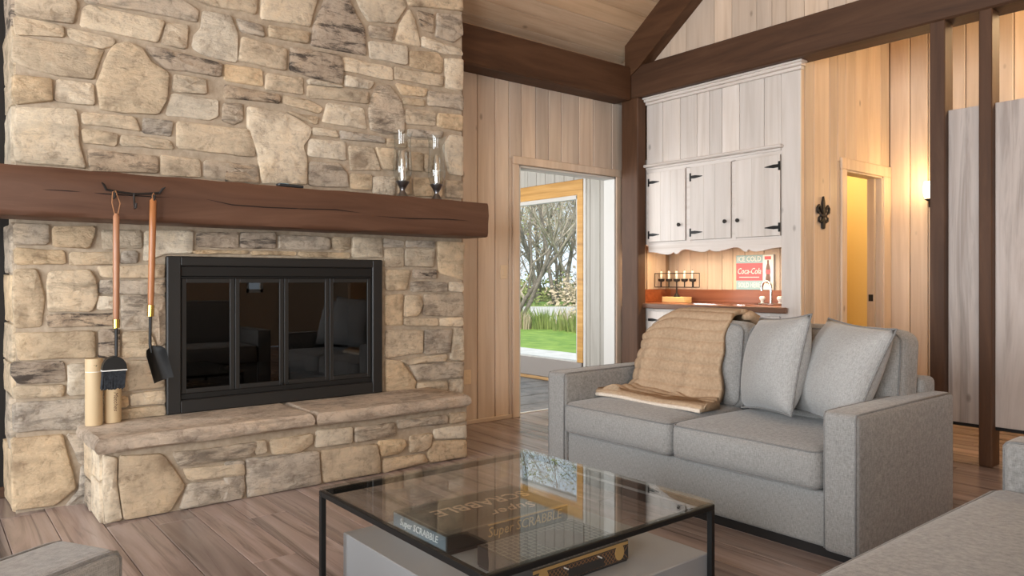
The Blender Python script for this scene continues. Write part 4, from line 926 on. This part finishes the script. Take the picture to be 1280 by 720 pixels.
# ================================================================== OUTDOORS
wd = Vector((.668, .746, 0)).normalized(); wl = Vector((-wd.y, wd.x, 0))
def strip(name, t0, t1, z, mat, hw_=40):
    pts = [wd*t0-wl*hw_, wd*t0+wl*hw_, wd*t1+wl*hw_, wd*t1-wl*hw_]
    V = [(p.x, p.y, z) for p in pts]+[(p.x, p.y, z-.1) for p in pts]
    return struct(put(name, (V, [(0, 1, 2, 3), (4, 5, 6, 7), (0, 1, 5, 4), (1, 2, 6, 5), (2, 3, 7, 6), (3, 0, 4, 7)]), mat))
# patio beside the sunroom wall, then lawn, drive and woodland floor
struct(put('ground_patio', box(SXW+.14, 8.9, 4.0, 24, -.25, -.1), M_PATIO))
struct(put('ground_lawn', ([(8.9, 4, -.1), (60, 4, -.1), (60, 60, -.1), (8.9, 60, -.1), (8.9, 4, -.3), (60, 4, -.3), (60, 60, -.3), (8.9, 60, -.3)], [(0, 1, 2, 3), (4, 5, 6, 7), (0, 1, 5, 4), (1, 2, 6, 5), (2, 3, 7, 6), (3, 0, 4, 7)]), M_GRASS))
strip('ground_drive', 22.5, 34, -.05, M_GRAVEL)
strip('ground_woodland', 44, 120, -.06, M_SOIL, 90)
def tuft(p, h, n, spread, mat, label, name, cat, grp):
    V, F = [], []
    for k in range(n):
        a = random.uniform(0, 6.28); r = random.uniform(0, spread); b = Vector((p[0]+r*math.cos(a), p[1]+r*math.sin(a), p[2]))
        d = Vector((math.cos(a)*.3*random.random(), math.sin(a)*.3*random.random(), 1)); hh = h*random.uniform(.6, 1)
        s = Vector((-math.sin(a*3), math.cos(a*3), 0))*.018
        i = len(V); m_ = b+d*hh*.6; t_ = b+d*hh+Vector((d.x, d.y, -.1))*hh*.4
        V += [tuple(b-s), tuple(b+s), tuple(m_+s*.8), tuple(m_-s*.8), tuple(t_)]; F += [(i, i+1, i+2, i+3), (i+3, i+2, i+4)]
    o = put(name, (V, F), mat); tag(o, label, cat, grp)
for k in range(16):
    t = random.uniform(17.5, 21.5); q = wd*t+wl*random.uniform(-1.6, 1.8)
    g_ = k % 3
    tuft((q.x, q.y, -.1), random.uniform(.45, .8), 60, .35, (M_SEDGE, M_LEAF, M_LEAFB)[g_], ('green strappy tuft growing between lawn and drive', 'leafy green clump growing between lawn and drive', 'dry brown clump growing between lawn and drive')[g_], 'grass_clump', 'plant', 'clumps at the lawn edge')
def tree(base, h, lean, r, label, seed, depth=4, grp='bare trees outside the sunroom window', leaf=0, stems=1):
    rg = random.Random(seed); TV, TF, BV, BF, LV, LF = [], [], [], [], [], []
    def addto(V, F, g): o = len(V); V += g[0]; F += [tuple(i+o for i in q) for q in g[1]]
    def grow(p, d, l, rad, lev):
        pts = [p]; q = p.copy(); dd = d.copy(); n = 4
        for k in range(n):
            dd = (dd+Vector((rg.uniform(-.18, .18), rg.uniform(-.18, .18), rg.uniform(-.02, .14)))).normalized(); q = q+dd*(l/n); pts.append(q.copy())
        rs = [rad*(1-.55*k/n) for k in range(n+1)]
        addto(*((TV, TF) if lev == 0 else (BV, BF)), tube(pts, rs, 6 if lev < 2 else 3, caps=False))
        if lev < depth:
            for k in range(5 if lev == 0 else 4):
                i = rg.randint(1, n); nd = (dd*.55+Vector((rg.uniform(-1, 1), rg.uniform(-1, 1), rg.uniform(-.15, .75)))).normalized()
                grow(pts[i], nd, l*rg.uniform(.45, .68), rs[i]*.62, lev+1)
        elif leaf:
            for k in range(leaf):
                c = pts[-1]+Vector((rg.uniform(-.25, .25), rg.uniform(-.25, .25), rg.uniform(-.25, .25))); s = rg.uniform(.05, .11)
                a = Vector((rg.uniform(-1, 1), rg.uniform(-1, 1), rg.uniform(-1, 1))).normalized(); b = a.orthogonal().normalized(); i = len(LV)
                LV.extend([tuple(c+a*s), tuple(c+b*s*.6), tuple(c-a*s), tuple(c-b*s*.6)]); LF.append((i, i+1, i+2, i+3))
    for s_ in range(stems):
        off = Vector((rg.uniform(-.25, .25), rg.uniform(-.25, .25), 0))*(stems > 1)
        grow(Vector(base)+off, (Vector(lean)+Vector((rg.uniform(-.12, .12), rg.uniform(-.12, .12), 0))*(stems > 1)).normalized(), h*.62, r, 0)
    t = thing('bare_tree', label, 'tree', base, group=grp)
    put('trunk', (TV, TF), M_BARK, t, smooth=True); b_ = put('branches', (BV, BF), M_TWIG, t); b_['kind'] = 'stuff'
    if LV: l_ = put('foliage', (LV, LF), M_LEAF if leaf > 3 else M_LEAFB, t); l_['kind'] = 'stuff'
def wp(t, s, z=-.1): q = wd*t+wl*s; return (q.x, q.y, z)
tree(wp(21, .95), 5.2, tuple(Vector((0, 0, 1))-wl*.42), .075, 'dark leaning multi-stemmed tree by the lawn edge', 3, depth=3, stems=3)
rw = random.Random(5)
spots = [(t0+rw.uniform(-1, 1), s0*t0/40+rw.uniform(-.4, .4)) for t0 in (36, 40, 45, 51, 58, 66) for s0 in (-2.2, -.7, .8, 2.3)]
spots += [(38, 5.5), (41, 7.5), (37, 9.5), (42, 12), (38, 14.5), (48, 6.5), (50, 10.5), (47, 16), (39, -5), (44, -7.5)]
for i, (t_, s_) in enumerate(spots):
    lf = (0, 2, 5, 2)[i % 4]; hh = rw.uniform(8, 15); rad = rw.uniform(.07, .15)
    kind = {0: 'bare tree', 2: 'tree with sparse dry leaves', 5: 'tree with green leaves'}[lf]
    row = ('along the far verge of the drive', 'just behind the verge trees', 'in the third row past the drive', 'in the fourth row past the drive', 'deep in the woods', 'at the back of the woods', 'out past the leaning tree', 'out past the leaning tree', 'out past the leaning tree')[i//4]
    tree(wp(t_, s_, -.05), hh, (rw.uniform(-.08, .08), rw.uniform(-.08, .08), 1), rad, '%s %s %s %s' % ('tall' if hh > 11.5 else 'low', 'stout' if rad > .11 else 'slender', kind, row), 20+i, depth=4, leaf=lf)
def shrub(p, r, mat, label, n=420):
    V, F = [], []
    for k in range(n):
        d = Vector((random.gauss(0, 1), random.gauss(0, 1), abs(random.gauss(0, .9)))).normalized()*r*random.uniform(.3, 1); c = Vector(p)+d
        a = Vector((random.gauss(0, 1), random.gauss(0, 1), random.gauss(0, 1))).normalized(); b = a.orthogonal().normalized(); s = random.uniform(.04, .1)*r; i = len(V)
        V += [tuple(c+a*s), tuple(c+b*s*.5), tuple(c-a*s), tuple(c-b*s*.5)]; F.append((i, i+1, i+2, i+3))
    for k in range(14):
        d = Vector((random.gauss(0, .6), random.gauss(0, .6), 1)).normalized()*r*.95; g = tube([p, Vector(p)+d*.5, Vector(p)+d], [.02*r, .014*r, .004*r], 4, caps=False); o = len(V); V += g[0]; F += [tuple(i+o for i in q) for q in g[1]]
    tag(put('shrub', (V, F), mat), label, 'shrub', 'shrubs outside the sunroom window')
for (t_, s_, r_, m_, l_) in ((20, -1.15, .95, M_LEAFB, 'tall dry reddish shrub at the lawn edge'), (36, -1.3, 1.7, M_LEAFB, 'dry brown shrub beyond the drive'), (37, 1.5, 1.5, M_LEAF, 'green shrub beyond the drive'), (46, 0, 2.2, M_LEAF, 'green shrub at the edge of the woods'), (48, 2.5, 2.4, M_LEAFB, 'dry brown shrub at the edge of the woods'), (48, -2.4, 2.5, M_LEAFB, 'dry brown shrub at the edge of the woods')): shrub(wp(t_, s_), r_, m_, l_)

# ================================================================== FURNITURE
def piping(parent, pts, r=.0045, world=True, closed=True, name='piping'):
    return put(name, tube(pts, r, 6, closed=closed), M_PIPE, parent, smooth=True, world=world)
def rr(x0, x1, y0, y1, rad, n=5):
    out = []
    for cx, cy, a0 in ((x1-rad, y1-rad, 0), (x0+rad, y1-rad, 90), (x0+rad, y0+rad, 180), (x1-rad, y0+rad, 270)):
        for k in range(n+1):
            w = math.radians(a0+90*k/n); out.append((cx+rad*math.cos(w), cy+rad*math.sin(w)))
    return out
def sofa(root, L_, D, arm, ah, seats, zb=.70, bh=.93, trim=0):
    """local frame: front faces -X at x=0, depth to x=D, length along Y from 0 to L_"""
    P = dict(parent=root, world=False)
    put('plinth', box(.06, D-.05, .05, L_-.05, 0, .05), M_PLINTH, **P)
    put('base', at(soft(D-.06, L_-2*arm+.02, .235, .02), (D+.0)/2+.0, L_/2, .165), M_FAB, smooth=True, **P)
    for s, (y0, y1) in enumerate(((0, arm), (L_-arm, L_))):
        a = put('arm', at(soft(D, y1-y0, ah-.045, .024, (.003, .004, .006)), D/2, (y0+y1)/2, .045+(ah-.045)/2), M_FAB, smooth=True, **P)
        for yy_ in (y0, y1):
            e = .010 if yy_ == y0 else -.010
            piping(root, [(.004, yy_+e, .06), (.004, yy_+e, ah-.02), (.012, yy_+e, ah-.007), (.04, yy_+e, ah-.003), (D*.5, yy_+e, ah), (D-.03, yy_+e, ah-.003)], world=False, closed=False)
    put('back_frame', at(soft(.15, L_-.16, zb-.05, .03), D-.076, L_/2, .05+(zb-.05)/2), M_FAB, smooth=True, **P)
    w = (L_-2*arm)/seats
    for k in range(seats):
        y0 = arm+w*k
        c = put('seat_cushion', at(soft(D-.30, w-.008, .185, .045, (.018, .004, .012)), (D-.30)/2-.022, y0+w/2, .283+.0925), M_FAB, smooth=True, **P)
        for zz in (.302, .452):
            ol = rr(-.016, D-.33, y0+.012, y0+w-.012, .035); pp = []
            for a, b in ol:
                u = (b-y0-w/2)/(w/2); bow = .018*max(0, 1-abs(u)**2.2)*(.35 if a < .1 else 0)
                pp.append((a-bow, b, zz))
            piping(root, pp, .0045, world=False)
    lw0 = (L_-2*arm+.03)/seats
    for k in range(seats):
        y0 = arm-.015+lw0*k-(.05 if k == 0 else 0); lw = lw0-(trim if k == seats-1 else 0)+(.05 if k == 0 else 0)
        g = soft(.21, lw-.01, bh-.44, .065, (.03, .0, .012)); g = xf(g, Matrix.Rotation(math.radians(7), 4, 'Y'))
        put('back_cushion', at(g, D-.255, y0+lw/2, .44+(bh-.44)/2), M_FAB, smooth=True, **P)
        ol = rr(-(lw/2)+.022, lw/2-.022, -(bh-.44)/2+.02, (bh-.44)/2-.018, .05)
        M_ = Matrix.Translation((D-.255, y0+lw/2, .44+(bh-.44)/2)) @ Matrix.Rotation(math.radians(7), 4, 'Y')
        piping(root, [tuple(M_ @ Vector((-.093, a, b))) for a, b in ol], .0045, world=False)
SFX, SFY = 2.925, 1.42
s1 = thing('loveseat', 'grey tweed two-seat loveseat with throw and pillows facing the glass table', 'sofa', (SFX, SFY, 0))
sofa(s1, 1.86, .97, .15, .628, 2, trim=.11)
s2 = thing('sofa', 'grey tweed sofa with its bare seat edge toward the fireplace', 'sofa', (.90, .90, 0), 0)
s2.rotation_euler = (0, 0, -R90)
sofa(s2, 2.12, .97, .15, .625, 1)
ac = thing('armchair', 'grey tweed armchair with one square arm showing by the hearth', 'armchair', (0, 0, 0))
ad = Vector((math.cos(math.radians(30)), math.sin(math.radians(30)), 0)); al = Vector((-ad.y, ad.x, 0))
# front faces along ad; its right-hand arm ends at the traced corner
corner = Vector((.313, 1.571, 0))
ac.rotation_euler = (0, 0, math.radians(30)+math.pi)
ac.location = corner+al*.95
sofa(ac, .95, .88, .17, .655, 1, bh=.9)

# throw pillows
def pillow(name, label, c, ny, lean, roll, S=.46, T=.24):
    o = thing(name, label, 'pillow', c); n = 16; V, F = [], []
    for side in (1, -1):
        for i in range(n+1):
            for j in range(n+1):
                a, b = -1+2*i/n, -1+2*j/n
                e = (1-abs(a)**2.4)*(1-abs(b)**2.4); th = T/2*max(0, e)**.6
                sx = 1-.07*(1-b*b)*abs(a)**3 ; sy = 1-.07*(1-a*a)*abs(b)**3
                V.append((side*th+.004*math.sin(5*a+3*b)*e, a*S/2*sx, b*S/2*sy))
    m_ = (n+1)**2
    for s in (0, 1):
        for i in range(n):
            for j in range(n): F.append((s*m_+i*(n+1)+j, s*m_+(i+1)*(n+1)+j, s*m_+(i+1)*(n+1)+j+1, s*m_+i*(n+1)+j+1))
    o.rotation_mode = 'XYZ'
    o.matrix_world = Matrix.Translation(c) @ Matrix.Rotation(ny, 4, 'Z') @ Matrix.Rotation(lean, 4, 'Y') @ Matrix.Rotation(roll, 4, 'X')
    bmv = (V, F)
    pb = put('cover', bmv, M_FABP, o, smooth=True, world=False)
    bm = bmesh.new(); bm.from_mesh(pb.data); bmesh.ops.remove_doubles(bm, verts=bm.verts, dist=.0004); bmesh.ops.recalc_face_normals(bm, faces=bm.faces); bm.to_mesh(pb.data); bm.free()
    ol = []
    for a, b in [(-1+2*k/14, -1) for k in range(14)]+[(1, -1+2*k/14) for k in range(14)]+[(1-2*k/14, 1) for k in range(14)]+[(-1, 1-2*k/14) for k in range(14)]:
        sx = 1-.07*(1-b*b)*abs(a)**3; sy = 1-.07*(1-a*a)*abs(b)**3; ol.append((0, a*S/2*sx, b*S/2*sy))
    piping(o, ol, .005, world=False)
pillow('throw_pillow', 'pale grey square pillow with piping leaning at the middle of the loveseat', (3.40, 2.075, .745), math.radians(-31), math.radians(15), math.radians(-5), .5)
pillow('throw_pillow', 'pale grey square pillow with piping leaning against the loveseat arm', (3.42, 1.745, .735), math.radians(-27), math.radians(24), math.radians(3), .5)

# throw blanket over the loveseat back
def throw_geo():
    path = [(3.86, .70), (3.865, .84), (3.84, .93), (3.77, .975), (3.69, .985), (3.60, .965), (3.545, .90), (3.515, .82), (3.49, .72), (3.47, .62), (3.445, .535), (3.40, .502), (3.33, .496), (3.26, .494), (3.215, .50), (3.20, .512)]
    P = [Vector((a, 0, b)) for a, b in path]
    # arc length resample
    ds = [0]
    for i in range(1, len(P)): ds.append(ds[-1]+(P[i]-P[i-1]).length)
    T_ = ds[-1]; ns_, nw_ = 220, 40; V, F = [], []
    def pos(s):
        for i in range(1, len(P)):
            if s <= ds[i]+1e-9:
                t = (s-ds[i-1])/(ds[i]-ds[i-1]); p0 = P[max(i-2, 0)]; p1 = P[i-1]; p2 = P[i]; p3 = P[min(i+1, len(P)-1)]
                q = .5*((2*p1)+(p2-p0)*t+(2*p0-5*p1+4*p2-p3)*t*t+(-p0+3*p1-3*p2+p3)*t**3); return q
        return P[-1]
    for layer in (0, 1):
        for i in range(ns_+1):
            s = T_*i/ns_; q = pos(s); e = .01; tn = (pos(min(T_, s+e))-pos(max(0, s-e))).normalized(); nrm = Vector((tn.z, 0, -tn.x))
            f = s/T_
            yl = 3.03+.10*max(0, (f-.45)/.55)**1.0; yr = 2.475-.03*f-.10*max(0, (f-.62)/.38)**1.5
            for j in range(nw_+1):
                w = j/nw_; Y = yl+(yr-yl)*w
                rib = .019*abs(math.sin(math.pi*s/.066+.25*math.sin(7*w)))**.4
                wob = .012*math.sin(9*w+6*f)*max(0, min(1, (f-.3)*3))+.024*math.exp(-((w-.72+.5*(f-.6))/.06)**2)*max(0, min(1, (f-.45)*4))*(1 if f < .85 else .6)
                wob += .03*math.exp(-((w-.13)/.06)**2)*max(0, min(1, (f-.42)*4))
                edge = .010*math.exp(-(w/.03)**2)+.008*math.exp(-((1-w)/.03)**2)
                p = q+nrm*((rib+wob-edge*.2) if layer == 0 else -.014)
                # left side slumps where the cushion rounds off
                dz = -.10*max(0, 1-w/.34)**2*math.exp(-((f-.33)/.17)**2)
                xs = .035*max(0, (.25-w)/.25)*max(0, (f-.6)) 
                V.append((p.x-xs, Y+.006*math.sin(40*f), p.z+dz))
    m_ = (ns_+1)*(nw_+1)
    for i in range(ns_):
        for j in range(nw_):
            a = i*(nw_+1)+j; F.append((a, a+1, a+nw_+2, a+nw_+1)); F.append((m_+a, m_+a+nw_+1, m_+a+nw_+2, m_+a+1))
    for i in range(ns_):
        for j in (0, nw_): a = i*(nw_+1)+j; F.append((a, a+nw_+1, m_+a+nw_+1, m_+a))
    for j in range(nw_):
        for i in (0, ns_): a = i*(nw_+1)+j; F.append((a, a+1, m_+a+1, m_+a))
    return V, F
tb = thing('throw_blanket', 'caramel ribbed fleece throw draped over the loveseat back and seat', 'blanket', (3.5, 2.75, .47))
put('blanket', throw_geo(), M_THROW, tb, smooth=True)
# folded sherpa-edged hem lying on the seat
def hem(y0, y1, x0, z, lift=0):
    V, F = [], []; n = 24; prof = []
    for k in range(11):
        a = math.pi*(.5+k/10); prof.append((.022*math.cos(a), .019*math.sin(a)))
    loop = [(.15, .019)]+prof+[(.15, -.019)]
    for i in range(n+1):
        t = i/n; Y = y0+(y1-y0)*t
        for a, b in loop: V.append((x0+a+.012*math.sin(5*t), Y, z+b+.004*math.sin(9*t)+lift*t))
    m_ = len(loop)
    for i in range(n):
        for k in range(m_): F.append((i*m_+k, i*m_+(k+1) % m_, (i+1)*m_+(k+1) % m_, (i+1)*m_+k))
    F += [tuple(range(m_)), tuple(n*m_+k for k in range(m_))]
    return V, F
put('folded_hem', hem(3.12, 2.36, 3.20, .497), M_THROW, tb, smooth=True)
put('sherpa_edge', tube([(3.178+.012*math.sin(5*t), 3.12-.76*t, .486+.004*math.sin(9*t)) for t in [k/20 for k in range(21)]], .012, 8), M_SHERPA, tb, smooth=True)
put('tail', tube([(3.87, 2.50, .86), (3.84, 2.47, .94), (3.76, 2.455, .965), (3.70, 2.455, .955)], [.03, .035, .03, .014], 10), M_THROW, tb, smooth=True)

# ------------------------------------------------------------------ glass coffee table
TX0, TX1, TY0, TY1, TZ = 1.155, 2.15, 1.54, 2.56, .405
tb2 = thing('coffee_table', 'square coffee table with black frame, glass top and grey box base', 'table', ((TX0+TX1)/2, (TY0+TY1)/2, 0))
s = .02
put('glass_top', box(TX0, TX1, TY0, TY1, TZ-.009, TZ, .0015), M_TGLASS, tb2)
put('frame', J(box(TX0, TX1, TY0, TY0+s, TZ-.011-s, TZ-.011, .002), box(TX0, TX1, TY1-s, TY1, TZ-.011-s, TZ-.011, .002), box(TX0, TX0+s, TY0+s, TY1-s, TZ-.011-s, TZ-.011, .002), box(TX1-s, TX1, TY0+s, TY1-s, TZ-.011-s, TZ-.011, .002)), M_BLACK, tb2)
for X in (TX0, TX1-s):
    for Y in (TY0, TY1-s): put('leg', box(X, X+s, Y, Y+s, 0, TZ-.03, .002), M_BLACK, tb2)
put('box_base', box(1.25, TX1-.004, TY0+.022, TY1-.004, .03, .22, .003), M_TABBOX, tb2)
put('lower_frame', J(box(TX0, TX1, TY0, TY0+s, .005, .025), box(TX0, TX1, TY1-s, TY1, .005, .025), box(TX0, TX0+s, TY0, TY1, .005, .025), box(TX1-s, TX1, TY0, TY1, .005, .025)), M_BLACK, tb2)
put('corner_pad', J(*[box(X, X+.006, Y, Y+.006, TZ-.011, TZ-.0085) for X in (TX0+.3, TX0+.7) for Y in (TY0+.005, TY1-.011)]), M_SILVER, tb2)
# board games on the base
b1 = thing('board_game', 'charcoal word game box with rose lettering lying inside the glass table', 'game box', (1.7, 2.28, .22))
bx0, bx1, by0, by1, bz0, bz1 = 1.415, 1.985, 2.105, 2.47, .2205, .29
put('tray', box(bx0+.004, bx1-.004, by0+.004, by1-.004, bz0, bz1-.01), M_BOXD, b1)
put('lid', box(bx0, bx1, by0, by1, bz0+.014, bz1, .002), M_BOXD, b1)
put('end_label', box(bx0-.001, bx0+.001, by0+.006, by1-.006, bz0+.018, bz1-.004), M_BOXB, b1)
put('lid_border', J(*[box(bx0+.01, bx1-.01, y_, y_+.006, bz1, bz1+.0006) for y_ in (by0+.012, by1-.016)], box(bx0+.01, bx0+.016, by0+.012, by1-.012, bz1, bz1+.0006)), plain('game_border', (.2, .18, .16), .4), b1)
put('gold_edge', box(bx0+.18, bx1, by0-.0006, by0+.008, bz1-.002, bz1+.0008), M_GOLD, b1)
put('lettering', text('SCRABBLE', .105, (1.735, 2.335, bz1+.001), (-1, 0, 0), (0, -1, 0), (0, 0, 1), .0006, 0, .95), M_ROSE, b1)
put('lettering', text('Super', .09, (1.80, 2.205, bz1+.001), (-1, 0, 0), (0, -1, 0), (0, 0, 1), .0006, .35), M_ROSE, b1)
put('lettering', text('Super SCRABBLE', .05, (1.77, by0-.0012, bz0+.042), (1, 0, 0), (0, 0, 1), (0, -1, 0), .0006, .15), M_GOLD, b1)
put('lettering', text('Super SCRABBLE', .036, (bx0-.0018, (by0+by1)/2, bz0+.042), (0, -1, 0), (0, 0, 1), (-1, 0, 0), .0006, .15), M_TILEW, b1)
b2 = thing('board_game', 'black game box with gold lattice pattern lying toward the loveseat inside the table', 'game box', (1.8, 1.95, .22))
cx0, cx1, cy0, cy1, cz0, cz1 = 1.445, 1.875, 1.69, 1.97, .2205, .292
put('tray', box(cx0+.004, cx1-.004, cy0+.004, cy1-.004, cz0, cz1-.01), M_BOXD, b2)
put('lid', box(cx0, cx1, cy0, cy1, cz0+.006, cz1, .002), M_BOXD, b2)
g = []
for k in range(20):
    X = cx0+.012+(cx1-cx0-.024)*k/19; g.append(box(X-.0012, X+.0012, cy0+.006, cy1-.006, cz1, cz1+.0006))
for k in range(12):
    Y = cy0+.012+(cy1-cy0-.024)*k/11; g.append(box(cx0+.006, cx1-.006, Y-.0012, Y+.0012, cz1, cz1+.0006))
put('tile_grid', J(*g), plain('game_grid', (.26, .225, .20), .5), b2)
put('round_picture', lathe([(.085, cz1+.0007), (.085, cz1+.0012)], 1.70, 1.84, 32), plain('game_plum', (.11, .085, .085), .5), b2)
g = []
for k in range(24):
    X = cx0+(cx1-cx0-.05)*k/23
    for sgn in (1, -1):
        a = X if sgn > 0 else X+.045; b = X+.045 if sgn > 0 else X
        g.append(prism([(a, cz0+.01), (a+.0025, cz0+.01), (b+.0025, cz1-.018), (b, cz1-.018)], (0, cy0, 0), (1, 0, 0), (0, 0, 1), (0, -1, 0), 0, .0006))
put('lattice', J(*g), plain('game_copper', (.30, .15, .07), .5), b2)
put('gold_edge', J(box(cx0+.004, cx1-.004, cy0-.0008, cy0, cz1-.014, cz1-.004)), M_GOLD, b2)
for c_ in (cx0+.045, cx1-.045): put('medallion', prism([(c_+.022*math.cos(w), cz0+.038+.026*math.sin(w)) for w in [k*math.pi/8 for k in range(16)]], (0, cy0, 0), (1, 0, 0), (0, 0, 1), (0, -1, 0), 0, .0012), M_GOLD, b2)
put('dark_band', box(cx0+.15, cx1-.12, cy0-.0014, cy0, cz0+.012, cz0+.04), M_BOXD, b2)
put('white_mark', J(*[xf(box(-.012, .012, 0, .0006, -.0022, .0022), Matrix.Translation((c_, cy0-.002, cz0+.045)) @ Matrix.Rotation(.5, 4, 'Y')) for c_ in (cx0+.14, cx1-.14)]), M_TILEW, b2)
